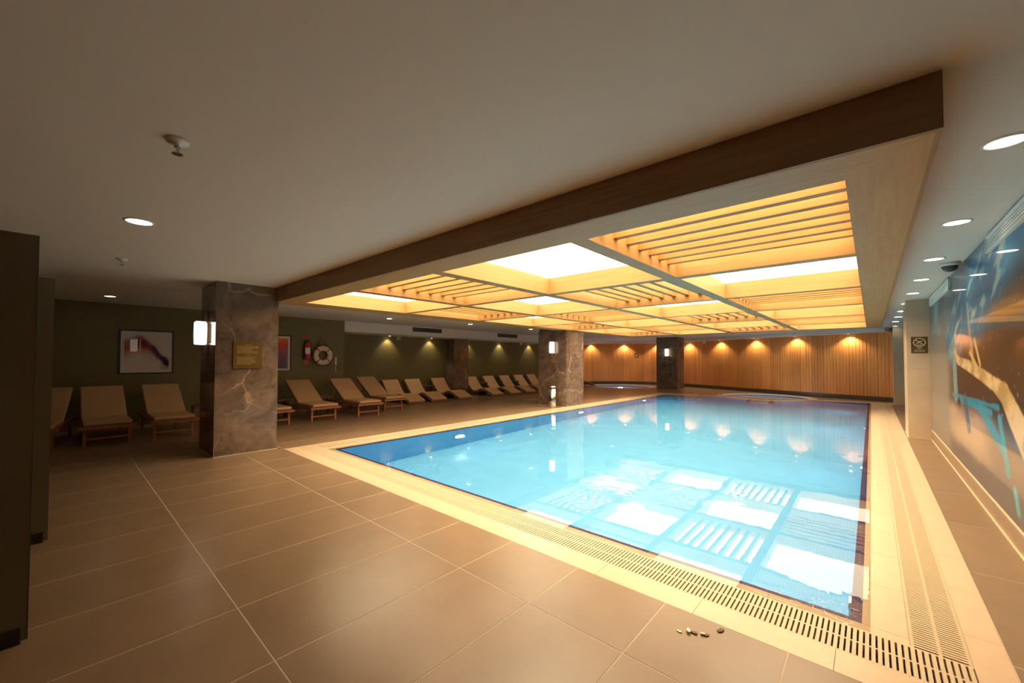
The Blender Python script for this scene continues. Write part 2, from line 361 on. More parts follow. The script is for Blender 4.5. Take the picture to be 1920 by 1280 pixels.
rm.build('rim_tiles', 'navy', shell)
wt = MB(); e = 0.10; f = lambda x, d: fa(x) + d
wt.poly([(PX0 - e, PY0 - e, -0.003), (PX1 + 0.035, PY0 - e, -0.003), (PX1 + 0.035, f(PX1, 0.05), -0.003), (PX0 - e, f(PX0, 0.05), -0.003)])
def face_up(o):
    me = o.data; bm = bmesh.new(); bm.from_mesh(me)
    for f_ in bm.faces:
        f_.normal_update()
        if f_.normal.z < 0: f_.normal_flip()
    bm.to_mesh(me); bm.free(); return o
wo = face_up(wt.build('water', 'water', shell))
# entry steps at the far left, underwater
for k in range(4):
    y1 = 0.48 * (k + 1); zt_ = -0.16 * (k + 1) + 0.09
    MB().prism([(PX0 + w, fa(PX0) - y1), (-4.75, fa(-4.75) - y1), (-4.75, fa(-4.75) - y1 + 0.48), (PX0 + w, fa(PX0) - y1 + 0.48)], DEPTH, zt_).build('step', 'pool_floor', shell)
    MB().prism([(PX0 + w, fa(PX0) - y1 - 0.005), (-4.75, fa(-4.75) - y1 - 0.005), (-4.75, fa(-4.75) - y1 + 0.10), (PX0 + w, fa(PX0) - y1 + 0.10)], zt_ - 0.03, zt_ + 0.004).build('step_nosing', 'navy', shell)
for i, (y, z) in enumerate(((5.75, -0.72), (10.6, -0.72), (15.2, -0.72))):
    pl = thing('underwater_light', ['round underwater lamp in the left pool wall, nearest of three', 'round underwater lamp in the left pool wall, middle of three', 'round underwater lamp in the left pool wall, farthest of three'][i], 'pool light', (PX0 + w, y, z), group='underwater lamps in the left pool wall')
    me = MB().rev([(0, 0.03), (0.11, 0.03), (0.13, 0.02)], 24).mesh('l', 'poollens'); me.transform(Matrix.Rotation(R(90), 4, 'Y')); link('lens', me, pl)
    me = MB().rev([(0.13, 0.0), (0.13, 0.03), (0.155, 0.03), (0.16, 0.0)], 24).mesh('l', 'chrome'); me.transform(Matrix.Rotation(R(90), 4, 'Y')); link('trim_ring', me, pl)
    lamp('SPOT', 'lamp', pl, (0.06, 0, 0), POOLLIGHT * (1, 2, 6)[i], (0.85, 0.95, 1.0), (0, R(-75), 0), spot_size=R(150), spot_blend=0.9, shadow_soft_size=0.1)
for i, y in enumerate((3.9, 8.2, 12.6, 16.8)):
    pl = thing('underwater_light', ['round underwater lamp in the right pool wall, nearest of four', 'round underwater lamp in the right pool wall, second of four', 'round underwater lamp in the right pool wall, third of four', 'round underwater lamp in the right pool wall, farthest of four'][i], 'pool light', (PX1 - w, y, -0.72), R(180), group='underwater lamps in the right pool wall')
    me = MB().rev([(0, 0.03), (0.11, 0.03), (0.13, 0.02)], 24).mesh('l', 'poollens'); me.transform(Matrix.Rotation(R(90), 4, 'Y')); link('lens', me, pl)
    me = MB().rev([(0.13, 0.0), (0.13, 0.03), (0.155, 0.03), (0.16, 0.0)], 24).mesh('l', 'chrome'); me.transform(Matrix.Rotation(R(90), 4, 'Y')); link('trim_ring', me, pl)
    lamp('SPOT', 'lamp', pl, (0.06, 0, 0), POOLLIGHT * (0.5, 1, 4, 8)[i], (0.85, 0.95, 1.0), (0, R(-75), 0), spot_size=R(150), spot_blend=0.9, shadow_soft_size=0.1)

# coping: outer strip, slotted grate, inner strip, in stone segments
cop = thing('pool_coping', 'cream stone coping with slotted overflow grate running round the pool', 'pool coping')
seg_cache = {}
def seg(x0, x1, y0, y1, z=0.0):
    k = (round(x1 - x0, 3), round(y1 - y0, 3), z); g = 0.001
    if k not in seg_cache: seg_cache[k] = MB().box(g, x1 - x0 - g, g, y1 - y0 - g, -0.05, z).mesh('coping_stone', 'coping')
    link('coping_stone', seg_cache[k], cop, loc=(x0, y0, 0))
OG, IG = 0.195, 0.485      # near side: grate from CY0+OG to CY0+IG
def run_x(x0, x1, y0, y1, z=0.0):
    n = max(1, round((x1 - x0) / 0.6)); s = (x1 - x0) / n
    for i in range(n): seg(x0 + s * i, x0 + s * (i + 1), y0, y1, z)
def run_y(x0, x1, y0, y1, z=0.0):
    n = max(1, round((y1 - y0) / 0.6)); s = (y1 - y0) / n
    for i in range(n): seg(x0, x1, y0 + s * i, y0 + s * (i + 1), z)
gxr0, gxr1 = PX1 + 0.185, PX1 + 0.395      # right grate
gxl0, gxl1 = CX0 + 0.12, CX0 + 0.36        # left grate
gy0, gy1 = CY0 + OG, CY0 + IG
run_x(CX0, CX1, CY0, gy0); run_x(gxl1, gxr0, gy1, PY0, -0.006)
run_y(CX0, gxl0, gy0, 18.25); run_y(gxl1, PX0, PY0, 17.6, -0.006)
run_y(gxr1, CX1, gy0, 19.2); run_y(PX1, gxr0, PY0, 19.0, -0.006)
MB().prism([(CX0, 18.25), (gxl1, 18.25), (gxl1, 17.6), (PX0, 17.6), (PX0, fa(PX0)), (PX1, fa(PX1)), (PX1, 19.0), (gxr1, 19.0), (gxr1, 19.2), (CX1, 19.2), (CX1, GY1), (CX0, GY0)], -0.05, 0.0).build('far_coping', 'coping', cop)
grate = thing('overflow_grate', 'cream slotted drain grate set in the coping along all sides', 'drain grate')
MB().box(gxl0, gxr1, gy0, gy1, -0.06, -0.035).build('channel', 'channel', grate)
MB().box(gxr0, gxr1, gy1, 19.0, -0.06, -0.035).build('channel', 'channel', grate)
MB().box(gxl0, gxl1, gy1, 18.25, -0.06, -0.035).build('channel', 'channel', grate)
P_ = 0.024; bw = 0.0155
ribs = MB(); h = 0.007
def ribx(y): ribs.box(gxl0, gxr1, y - h, y + h, -0.03, -0.0005)
def riby(x, y1): ribs.box(x - h, x + h, gy1, y1, -0.03, -0.0005)
ribx(gy0 + h); ribx((gy0 + gy1) / 2); ribx(gy1 - h)
for a, b2, y1 in ((gxr0, gxr1, 19.0), (gxl0, gxl1, 18.25)): riby(a + h, y1); riby((a + b2) / 2, y1); riby(b2 - h, y1)
ribs.build('grate_frame', 'grate', grate)
bx_m = MB().box(-bw / 2, bw / 2, gy0, gy1, -0.03, 0.0).mesh('bar', 'grate')
by_m = MB().box(gxr0, gxr1, -bw / 2, bw / 2, -0.03, 0.0).mesh('bar', 'grate')
rest = MB(); n = 0; x = gxr1 - 0.012
while x > gxl0:
    if n < 190: link('bar', bx_m, grate, loc=(x, 0, 0))
    else: rest.box(x - bw / 2, x + bw / 2, gy0, gy1, -0.03, 0.0)
    n += 1; x -= P_
n = 0; y = gy1 + 0.02
while y < 19.0:
    if n < 105: link('bar', by_m, grate, loc=(0, y, 0))
    else: rest.box(gxr0, gxr1, y - bw / 2, y + bw / 2, -0.03, 0.0)
    if y < 18.2: rest.box(gxl0, gxl1, y - bw / 2, y + bw / 2, -0.03, 0.0)
    n += 1; y += P_
struct(rest.build('far_bars', 'grate', grate), 'stuff')

# ------------------------------------------------------------ whirlpools
def whirlpool(c, ro, ri, label, open_steps=False):
    t = thing('whirlpool', label, 'whirlpool', (c[0], c[1], 0))
    MB().rev([(ri, -0.08), (ri, 0.012), (ro, 0.012), (ro, -0.08)], 64).build('rim', 'coping', t, smooth=False)
    MB().rev([(ri, -0.02), (ri, -0.5), (ri - 0.35, -0.5), (ri - 0.35, -0.9), (0, -0.9)], 64).build('basin', 'spa', t)
    face_up(MB().poly([((ri + .005) * math.cos(k * math.pi / 32), (ri + .005) * math.sin(k * math.pi / 32), -0.006) for k in range(64)]).build('water', 'water', t))
    MB().rev([(0.0, -0.86), (0.12, -0.87), (0.14, -0.9)], 24).build('lens', 'poollens', t)
    lamp('POINT', 'lamp', t, (0, 0, -0.7), 45.0, (0.8, 0.87, 1.0), shadow_soft_size=0.12)
    if open_steps: MB().rev([(ro + 0.01, -0.06), (ro + 0.01, DEPTH)], 64).build('outer_wall', 'pool_wall', t)
    return t
whirlpool(J1, 1.84, 1.60, 'round whirlpool with cream rim sunk in the deck before the wood wall')
j2 = whirlpool(J2, 1.66, 1.45, 'round whirlpool with cream rim reaching into the far end of the pool', True)
for a in (-96, -73):
    x, y = 1.72 * math.cos(R(a)), 1.72 * math.sin(R(a))
    MB().box(x - 0.05, x + 0.05, y - 0.28, y, -1.0, 0.0).build('stub_wall', 'navy', j2)
x0, x1 = 1.72 * math.cos(R(-96)), 1.72 * math.cos(R(-73)); y = -1.74
for k in range(3): MB().box(x0 + .05, x1 - .05, y - 0.12 * (k + 1), y - 0.12 * k + 0.02, -1.0, -0.12 * (k + 1)).build('step', 'spa', j2); MB().box(x0 + .05, x1 - .05, y - 0.12 * (k + 1) - 0.004, y - 0.12 * (k + 1) + 0.02, -0.12 * (k + 1), -0.12 * (k + 1) + 0.01).build('step_nosing', 'navy', j2)

# ------------------------------------------------------------ ceiling, walls
ceil_ = struct(box('ceiling', 'ceiling', (-14.2, 1.4, -3.2, 26, ZC, ZC + 0.12)))
struct(box('wall_right', 'travertine', (0.815, 1.4, -3.2, 26, -0.1, ZC)))
struct(box('wall_left', 'green', (-14.2, -11.65, -3.2, 5.87, -0.1, ZC)))
WL = -12.75
struct(box('wall_back_left', 'green', (-14.2, WL, 5.87, 26, -0.1, ZC))).name = 'wall_recess'
struct(box('wall_back', 'darkskirt', (-14.2, 1.4, -3.2, -2.6, -0.1, ZC)))
struct(box('wall_far', 'green', (-14.2, 1.4, 25.0, 26, -0.1, ZC)))
ZB = 2.30
struct(box('trim_1', 'ceiling', (WL, -11.65, 5.87, 20.4, ZB, ZC - 0.001)))
struct(box('baseboard_left', 'skirt', (-11.65, -11.635, -2.6, 5.87, 0, 0.08)))
# right corridor skirting
bs = sempty('baseboard_right')
box('skirting', 'skirt', (0.800, 0.815, -2.6, 11.05, 0, 0.172), bs); box('top_bead', 'seal', (0.796, 0.815, -2.6, 11.05, 0.172, 0.186), bs); box('floor_bead', 'seal', (0.790, 0.815, -2.6, 11.05, 0, 0.008), bs)
# curved wood wall at the far end
KN = [(0.56, 20.0), (-1.0, 20.55), (-2.3, 21.05), (-4.0, 21.9), (-5.6, 22.75), (-7.3, 23.55), (-9.2, 24.2), (-10.3, 24.1), (-11.2, 23.5), (-12.3, 22.2), (-12.75, 20.4)]
def smooth_curve(K, n=30):
    out = []
    for i in range(len(K) - 1):
        p0, p1, p2, p3 = [Vector(K[min(max(j, 0), len(K) - 1)]) for j in (i - 1, i, i + 1, i + 2)]
        for k in range(n):
            t = k / n; out.append(0.5 * ((2 * p1) + (p2 - p0) * t + (2 * p0 - 5 * p1 + 4 * p2 - p3) * t * t + (3 * p1 - p0 - 3 * p2 + p3) * t ** 3))
    out.append(Vector(K[-1])); return out
cv = smooth_curve(KN); acc = [0]
for i in range(1, len(cv)): acc.append(acc[-1] + (cv[i] - cv[i - 1]).length)
def along(s):
    for i in range(1, len(cv)):
        if acc[i] >= s: t = (s - acc[i - 1]) / (acc[i] - acc[i - 1]); return cv[i - 1].lerp(cv[i], t)
    return cv[-1]
ZW = 2.47
ww = sempty('wall_wood')
nb = 40; sl = acc[-1] / nb; rnd = random.Random(3)
for i in range(nb):
    a, b2 = along(sl * i), along(sl * (i + 1)); d = (b2 - a).normalized(); nrm = Vector((d.y, -d.x)); nrm = nrm if nrm.y < 0 else -nrm
    mb = MB(); L_ = (b2 - a).length; k = 4
    for j in range(k):
        p = a + d * (L_ * j / k + (0.008 if j == 0 else 0.003)); q = a + d * (L_ * (j + 1) / k - 0.003); pr = rnd.uniform(0.0, 0.008)
        pts = [p + nrm * pr, q + nrm * pr, q - nrm * 0.03, p - nrm * 0.03]
        ar = sum(pts[t].x * pts[(t + 1) % 4].y - pts[(t + 1) % 4].x * pts[t].y for t in range(4))
        if ar < 0: pts.reverse()
        mb.prism(pts, 0.17, ZW)
    mb.build('board', 'wallwood', ww)
    # skirting and header follow the curve
def strip(c, off0, off1, z0, z1, step=6):
    mb = MB(); pts = c[::step] + ([c[-1]] if (len(c) - 1) % step else [])
    F = []
    for i, p in enumerate(pts):
        d = (pts[min(i + 1, len(pts) - 1)] - pts[max(i - 1, 0)]).normalized(); nrm = Vector((d.y, -d.x))
        if nrm.dot(Vector((-4.0, 15)) - p) < 0: nrm = -nrm
        F.append((p + nrm * off0, p + nrm * off1))
    for i in range(len(F) - 1):
        q = [F[i][0], F[i + 1][0], F[i + 1][1], F[i][1]]
        ar = sum(q[t].x * q[(t + 1) % 4].y - q[(t + 1) % 4].x * q[t].y for t in range(4))
        if ar < 0: q.reverse()
        mb.prism(q, z0, z1)
    return mb, F
mb, F_ = strip(cv, -0.05, 0.02, 0, 0.17); mb.build('skirting', 'darkskirt', ww)
mb, F_ = strip(cv, -0.06, -0.035, 0.0, ZC); mb.build('backing', 'darkskirt', ww)
mb, F_ = strip(cv, -0.03, 0.62, ZW, ZC - 0.001, 10); struct(mb.build('trim_2', 'ceiling'))
# pillars by the mural wall
def pillar(x0, x1, y0, y1, label):
    t = thing('stone_pillar', label, 'pillar', (0, 0, 0))
    for z0, z1 in ((0.006, 1.3), (1.303, ZC)): box('stone_panel', 'travertine', (x0, x1, y0, y1, z0, z1), t)
    box('floor_bead', 'seal', (x0 - 0.008, x1, y0 - 0.008, y1, 0, 0.006), t)
    return t
pillar(0.50, 0.81, 11.05, 12.0, 'beige stone pillar against the mural wall carrying the no diving sign')
pillar(0.545, 0.81, 19.2, 20.1, 'beige stone pillar in the far corner beside the curved wood wall')
# columns clad in marble
def column(x0, x1, y0, y1, label, top=ZC):
    t = thing('marble_column', label, 'column'); e = 0.02
    box('core', 'darkskirt', (x0 + e, x1 - e, y0 + e, y1 - e, 0, top), t)
    for z0, z1 in ((0.006, 1.298), (1.302, top)):
        box('marble_panel', 'marble', (x0, x1 , y0, y0 + e, z0, z1), t); box('marble_panel', 'marble', (x1 - e, x1, y0 + e + 0.001, y1 - e - 0.001, z0, z1), t)
        box('marble_panel', 'marble', (x0, x1, y1 - e, y1, z0, z1), t); box('marble_panel', 'marble', (x0, x0 + e, y0 + e + 0.001, y1 - e - 0.001, z0, z1), t)
    box('floor_bead', 'seal', (x0 - 0.007, x1 + 0.007, y0 - 0.007, y1 + 0.007, 0, 0.006), t)
    return t
column(-8.00, -7.10, 1.565, 2.435, 'veined grey brown marble column by the near left pool corner with brass plaque')
column(-7.98, -6.91, 10.73, 11.75, 'marble column halfway along the left pool edge behind the chrome bin', ZS)
column(-8.05, -7.03, 20.9, 21.9, 'marble column at the far end between whirlpool and pool corner')
column(WL, -12.30, 10.85, 11.66, 'dark marble column built against the olive wall between the loungers', ZB)
box('neck', 'darkskirt', (-7.96, -7.26, 10.75, 11.73, ZS, ZC), [o for o in C.objects if o.name == 'marble_column.001'][0])

# ------------------------------------------------------------ coffered luminous ceiling over the pool
cc = thing('coffered_ceiling', 'dropped oak ceiling box with glowing square coffers hanging over the pool', 'ceiling')
SX0, SX1, SY0, SY1 = -7.25, 0.205, 2.406, 15.62
XB = [(-6.79, -5.20), (-5.05, -3.46), (-3.31, -1.73), (-1.58, -0.085)]
YB = [(2.75 + 2.09 * k, 2.75 + 2.09 * k + 1.95) for k in range(6)]
ix0, ix1, iy0, iy1 = XB[0][0], XB[-1][1], YB[0][0], YB[-1][1]
box('fascia_board', 'fascia', (SX0, SX1, SY0 - 0.02, SY0, ZS, ZC - 0.001), cc)
box('fascia_board', 'fascia', (SX0, SX1, SY1, SY1 + 0.02, ZS, ZC - 0.001), cc)
box('fascia_board', 'fasciaY', (SX0 - 0.02, SX0, SY0 - 0.02, SY1 + 0.02, ZS, ZC - 0.001), cc)
box('fascia_board', 'fasciaY', (SX1, SX1 + 0.02, SY0 - 0.02, SY1 + 0.02, ZS, ZC - 0.001), cc)
a = ZS - 0.001; b2 = ZS + 0.02; g = 0.0015
MB().prism([(SX0, SY0), (SX1 , SY0), (ix1 + g, iy0), (ix0, iy0)], a, b2).build('soffit_board', 'oakX', cc)
MB().prism([(SX0, SY1), (ix0, iy1), (ix1 + g, iy1), (SX1, SY1)], a, b2).build('soffit_board', 'oakX', cc)
MB().prism([(SX0, SY0), (ix0, iy0), (ix0, iy1), (SX0, SY1)], a, b2).build('soffit_board', 'oakY', cc)
yy = [iy0, 4.95, 7.1, 9.3, 11.4, 13.5, iy1]
for i in range(6):      # right border in board lengths
    y0, y1 = yy[i], yy[i + 1]; pts = [(ix1, y0 + g), (SX1, y0 + g), (SX1, y1 - g), (ix1, y1 - g)]
    if i == 0: pts = [(ix1, y0 + g), (SX1, SY0 + 0.002), (SX1, y1 - g), (ix1, y1 - g)]
    if i == 5: pts = [(ix1, y0 + g), (SX1, y0 + g), (SX1, SY1 - 0.002), (ix1, y1 - g)]
    MB().prism(pts, a, b2).build('soffit_board', 'oakY', cc)
ZP = 2.606
# side linings of the outer ring
box('lining_board', 'oakX', (ix0 - 0.02, ix1 + 0.02, iy0 - 0.02, iy0, b2, ZP + 0.01), cc); box('lining_board', 'oakX', (ix0 - 0.02, ix1 + 0.02, iy1, iy1 + 0.02, b2, ZP + 0.01), cc)
box('lining_board', 'oakY', (ix0 - 0.02, ix0, iy0, iy1, b2, ZP + 0.01), cc); box('lining_board', 'oakY', (ix1, ix1 + 0.02, iy0, iy1, b2, ZP + 0.01), cc)
for i in range(3): box('beam', 'oakY', (XB[i][1], XB[i + 1][0], iy0, iy1, ZS - 0.001, ZP + 0.01), cc)
for k in range(5):
    for i in range(4): box('cross_beam', 'oakX', (XB[i][0], XB[i][1], YB[k][1], YB[k + 1][0], ZS, ZP + 0.01), cc)
for k in range(6):
    for i in range(4):
        x0, x1 = XB[i]; y0, y1 = YB[k]
        box('light_panel', 'panel', (x0, x1, y0, y1, ZP, ZP + 0.008), cc)
        if (i + k) % 2 == 1:
            if k % 2 == 0:
                for s in range(7):
                    y = y0 + (y1 - y0) * (s + 0.9) / 7.9; box('slat', 'slatX', (x0, x1, y - 0.034, y + 0.034, 2.486, 2.562), cc)
            else:
                for s in range(7):
                    x = x0 + (x1 - x0) * (s + 1) / 8; box('slat', 'slatY', (x - 0.034, x + 0.034, y0, y1, 2.486, 2.562), cc)

# ------------------------------------------------------------ downlights
def downlight(x, y, z, label, group, r=0.075, energy=0, tilt=(0, 0, 0), size=70, col=(1.0, 0.80, 0.52)):
    t = thing('downlight', label, 'downlight', (x, y, z), group=group)
    MB().rev([(r, -0.001), (r + 0.002, -0.008), (r + 0.018, -0.006), (r + 0.020, 0.0)], 28).build('trim_ring', 'white', t, smooth=True)
    MB().rev([(0, -0.004), (r, -0.004)], 28).build('lens', 'lensW', t)
    if energy: lamp('SPOT', 'lamp', t, (0, 0, -0.02), energy, col, tilt, spot_size=R(size), spot_blend=0.6, shadow_soft_size=0.03)
    return t
ordn = ['nearest', 'second', 'third', 'fourth', 'fifth', 'sixth', 'seventh', 'eighth', 'ninth', 'farthest']
yr = [3.40, 5.12, 6.80, 8.40, 10.0, 11.7, 13.4, 15.1, 16.8]
for i, y in enumerate(yr): downlight(0.54, y, ZC, 'round recessed lamp in the ceiling over the right walkway, %s from the camera' % (ordn[i] if i < 8 else 'farthest'), 'ceiling lamps over the right walkway', energy=5, size=120)
downlight(-4.525, 0.435, ZC, 'round recessed lamp in the open ceiling at the upper left, left of the sprinkler', 'ceiling lamps at the left', 0.085, 1.5, size=120)
downlight(-10.34, 0.61, ZC, 'round recessed lamp in the ceiling in front of the abstract painting', 'ceiling lamps at the left', 0.075, 1, size=120)
lf = [(-10.0, 6.37), (-9.58, 9.16), (-9.42, 12.17), (-8.96, 17.87)]
for i, (x, y) in enumerate(lf): downlight(x, y, ZC, 'round recessed lamp in the ceiling between loungers and pool, %s of four' % ['nearest', 'second', 'third', 'farthest'][i], 'ceiling lamps between loungers and pool', energy=3, size=120)
bl = [8.05, 9.95, 11.95, 14.05, 16.3, 18.6]
for i, y in enumerate(bl): downlight(WL + 0.15, y, ZB, 'small lamp under the bulkhead washing the olive wall, %s of six' % ['nearest', 'second', 'third', 'fourth', 'fifth', 'farthest'][i], 'lamps washing the olive wall', 0.055, SPOT * 0.5, (0, R(6), 0), size=105)
wp = [(-12.15, 21.9), (-10.9, 23.45), (-9.25, 23.9), (-7.35, 23.3), (-5.62, 22.5), (-3.95, 21.62), (-2.35, 20.82), (-0.66, 20.2)]
def near_wall(x, y, off):
    k = min(range(1, len(cv) - 1), key=lambda q: (cv[q] - Vector((x, y))).length); d = (cv[k + 1] - cv[k - 1]).normalized(); nrm = Vector((d.y, -d.x))
    if nrm.dot(Vector((-4.0, 15)) - cv[k]) < 0: nrm = -nrm
    return cv[k] + nrm * off
for i, (x, y) in enumerate(wp):
    x, y = near_wall(x, y, 0.17)
    downlight(x, y, ZW, 'small lamp above the curved wood wall, %s from the left' % (['leftmost', 'second', 'third', 'fourth', 'fifth', 'sixth', 'seventh', 'rightmost'][i]) if 0 < i < 7 else 'small lamp above the curved wood wall, the %s one' % ('leftmost' if i == 0 else 'rightmost'), 'lamps washing the wood wall', 0.055, SPOT * 1.3, (0, 0, 0), size=125)
downlight(0.60, 19.0, ZC, 'small lamp in the ceiling before the far corner pillar', 'ceiling lamps over the right walkway', 0.06)

# ------------------------------------------------------------ sconces
def sconce(x, y, label):
    t = thing('wall_sconce', label, 'wall lamp', (x, y, 1.85))
    MB().rev([(0.0, -0.175), (0.06, -0.175), (0.078, -0.165), (0.082, 0.0), (0.078, 0.165), (0.06, 0.175), (0.0, 0.175)], 24).build('glass_shade', 'sconce', t, smooth=True, loc=(0, -0.105, 0))
    box('back_plate', 'chrome', (-0.05, 0.05, -0.03, 0, -0.15, 0.15), t)
    box('rim_cap', 'chrome', (-0.06, 0.06, -0.17, 0, 0.176, 0.184), t, bevel=0.003); box('rim_cap', 'chrome', (-0.06, 0.06, -0.17, 0, -0.184, -0.176), t, bevel=0.003)
    return t
sconce(-7.52, 1.565, 'opal glass sconce glowing on the near left marble column')
sconce(-7.38, 10.73, 'opal glass sconce glowing on the middle marble column above the gold sign')
sconce(-7.5, 20.9, 'opal glass sconce glowing on the far marble column')

# ------------------------------------------------------------ mural
def sstep(a, b_, x): t = np.clip((x - a) / (b_ - a), 0, 1); return t * t * (3 - 2 * t)
def vnoise(x, y, seed):
    rs = np.random.RandomState(seed); g_ = rs.rand(64, 64); xi = np.floor(x).astype(int); yi = np.floor(y).astype(int)
    fx = x - xi; fy = y - yi; fx = fx * fx * (3 - 2 * fx); fy = fy * fy * (3 - 2 * fy)
    G = lambda i, j: g_[i % 64, j % 64]
    return (G(xi, yi) * (1 - fx) + G(xi + 1, yi) * fx) * (1 - fy) + (G(xi, yi + 1) * (1 - fx) + G(xi + 1, yi + 1) * fx) * fy
def fbm(x, y, seed, o=4): return sum(vnoise(x * 2 ** k, y * 2 ** k, seed + k) / 2 ** (k + 1) for k in range(o)) / (1 - 0.5 ** o)
def seg_d(Y, Z, p, q, sy=1.0):
    ay, az = p[0] * sy, p[1]; by, bz = q[0] * sy, q[1]; y = Y * sy; dy, dz = by - ay, bz - az
    t = np.clip(((y - ay) * dy + (Z - az) * dz) / (dy * dy + dz * dz + 1e-9), 0, 1); return np.hypot(y - ay - t * dy, Z - az - t * dz), t
def mural_col(Y, Z):
    sy = 0.55
    c = np.zeros(Y.shape + (3,)); c[:] = (0.045, 0.022, 0.010)
    def mix(col, a): nonlocal c; a = np.clip(a, 0, 1)[..., None]; c = c * (1 - a) + np.array(col) * a
    n1 = fbm(Y * 1.5, Z * 3, 1); n2 = fbm(Y * 6, Z * 1.2, 9); n3 = fbm(Y * 3, Z * 9, 17)
    mix((0.02, 0.075, 0.12), sstep(2.0, 2.4, Z + 0.25 * (n1 - .5)))
    mix((0.33, 0.15, 0.035), np.exp(-((Z - 1.90 - 0.1 * (n3 - .5)) / 0.085) ** 2) * sstep(9.0, 7.6, Y) * (0.45 + 0.9 * n3))
    mix((0.28, 0.12, 0.035), np.exp(-((Z - 1.68) / 0.07) ** 2) * sstep(9.0, 8.0, Y) * (0.3 + n2) * sstep(4.6, 7.0, Y))
    mix((0.03, 0.05, 0.075), np.exp(-((Z - 1.77) / 0.035) ** 2) * sstep(8.5, 6, Y) * .8)
    # lower pale zone, and the floor's dark reflection painted into the print
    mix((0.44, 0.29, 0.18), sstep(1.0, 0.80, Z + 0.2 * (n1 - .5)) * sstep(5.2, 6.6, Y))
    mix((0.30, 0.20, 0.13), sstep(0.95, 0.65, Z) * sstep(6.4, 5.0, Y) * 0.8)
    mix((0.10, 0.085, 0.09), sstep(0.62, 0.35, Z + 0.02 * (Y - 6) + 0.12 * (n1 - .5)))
    # grey-beige zone beyond
    mix((0.24, 0.20, 0.16), sstep(8.3, 8.9, Y) * sstep(2.5, 1.9, Z) * 0.9)
    mix((0.10, 0.24, 0.32), sstep(8.2, 9.2, Y) * sstep(1.4, 2.3, Z) * (0.5 + n2 * .5))
    # splash
    pth = [(4.2, 2.62), (5.2, 2.40), (6.0, 2.22), (6.8, 2.08), (7.6, 1.98), (8.2, 1.80)]
    d = np.min([seg_d(Y, Z, pth[i], pth[i + 1], sy)[0] for i in range(5)], 0)
    st = fbm((Y + 2.0 * Z) * 5, (Z * 3 - Y) * 1.3, 31)
    mix((0.02, 0.22, 0.42), sstep(0.52, 0.14, d + 0.25 * (n1 - .5)) * (0.65 + 0.6 * st))
    mix((0.22, 0.52, 0.62), sstep(0.46, 0.05, d) * sstep(0.50, 0.68, st))
    mix((0.62, 0.60, 0.50), sstep(0.34, 0.02, d) * sstep(0.60, 0.76, st))
    for (p, q, w_, col) in [((7.0, 2.1), (6.9, 1.75), 0.05, (0.35, 0.45, 0.5)), ((6.9, 1.8), (6.75, 1.45), 0.05, (0.5, 0.3, 0.12)), ((8.1, 1.7), (8.0, 1.0), 0.12, (0.16, 0.30, 0.34)),
                            ((8.3, 1.0), (5.6, 1.05), 0.035, (0.03, 0.24, 0.34)), ((7.6, 0.97), (5.9, 0.98), 0.05, (0.03, 0.26, 0.42)), ((6.4, 0.98), (5.5, 0.72), 0.09, (0.03, 0.28, 0.40)),
                            ((5.55, 0.95), (5.3, 0.55), 0.06, (0.05, 0.33, 0.40)), ((7.3, 1.0), (7.1, 0.7), 0.10, (0.06, 0.12, 0.18)), ((5.0, 0.9), (4.5, 0.62), 0.08, (0.03, 0.25, 0.34)), ((5.1, 0.45), (5.0, 0.3), 0.05, (0.06, 0.38, 0.42))]:
        dd, t = seg_d(Y, Z, p, q, sy); mix(col, sstep(w_, w_ * 0.4, dd + 0.03 * (n3 - .5)) * 0.9)
    # flowing golden ribbon
    rib = [((8.1, 1.60), 0.03), ((7.75, 1.46), 0.06), ((7.0, 1.40), 0.075), ((6.3, 1.32), 0.075), ((5.75, 1.25), 0.075), ((5.35, 1.18), 0.11), ((5.05, 1.02), 0.13), ((4.6, 0.80), 0.15), ((3.9, 0.6), 0.2), ((2.8, 0.5), 0.25)]
    for i in range(len(rib) - 1):
        dd, t = seg_d(Y, Z, rib[i][0], rib[i + 1][0], sy); ww_ = rib[i][1] * (1 - t) + rib[i + 1][1] * t
        a_ = sstep(1.0, 0.75, dd / ww_); mix((0.42, 0.27, 0.10), a_); mix((0.72, 0.52, 0.28), a_ * sstep(0.35, 0.7, fbm(Y * 4 + Z * 6, Z * 5 - Y * 2, 50)))
    for p, q, w_ in (((6.62, 1.68), (6.35, 1.42), 0.035), ((6.9, 1.55), (6.5, 1.38), 0.04), ((7.9, 1.62), (7.9, 1.45), 0.03)):
        dd, t = seg_d(Y, Z, p, q, sy); mix((0.60, 0.42, 0.18), sstep(w_, w_ * .4, dd))
    rs = np.random.RandomState(5)
    for _ in range(90):
        y0, z0, r0 = rs.uniform(4.5, 8.4), rs.uniform(0.9, 2.1), rs.uniform(0.008, 0.02); mix((0.45, 0.42, 0.38), sstep(r0, r0 * .3, np.hypot((Y - y0) * .8, Z - z0)) * 0.7)
    return c
def grid_print(name, m, nu, nv, pos, colf, parent=None):
    U, V = np.meshgrid(np.linspace(0, 1, nu), np.linspace(0, 1, nv)); P = pos(U, V); cols = colf(U, V)
    me = bpy.data.meshes.new(name); v = P.reshape(-1, 3); f = [(j * nu + i, j * nu + i + 1, (j + 1) * nu + i + 1, (j + 1) * nu + i) for j in range(nv - 1) for i in range(nu - 1)]
    me.from_pydata([tuple(q) for q in v], [], f); at_ = me.color_attributes.new('print', 'FLOAT_COLOR', 'POINT')
    at_.data.foreach_set('color', np.concatenate([cols.reshape(-1, 3), np.ones((len(v), 1))], 1).astype(np.float32).ravel())
    me.materials.append(MT[m]); return link(name, me, parent)
mur = thing('wall_mural', 'glossy printed mural of blue water splash and golden flowing cloth on right wall', 'mural', (0.815, 6, 0.19))
yA, yB, zA, zB_ = 1.0, 11.04, 0.19, 2.612
nu, nv = 520, 150
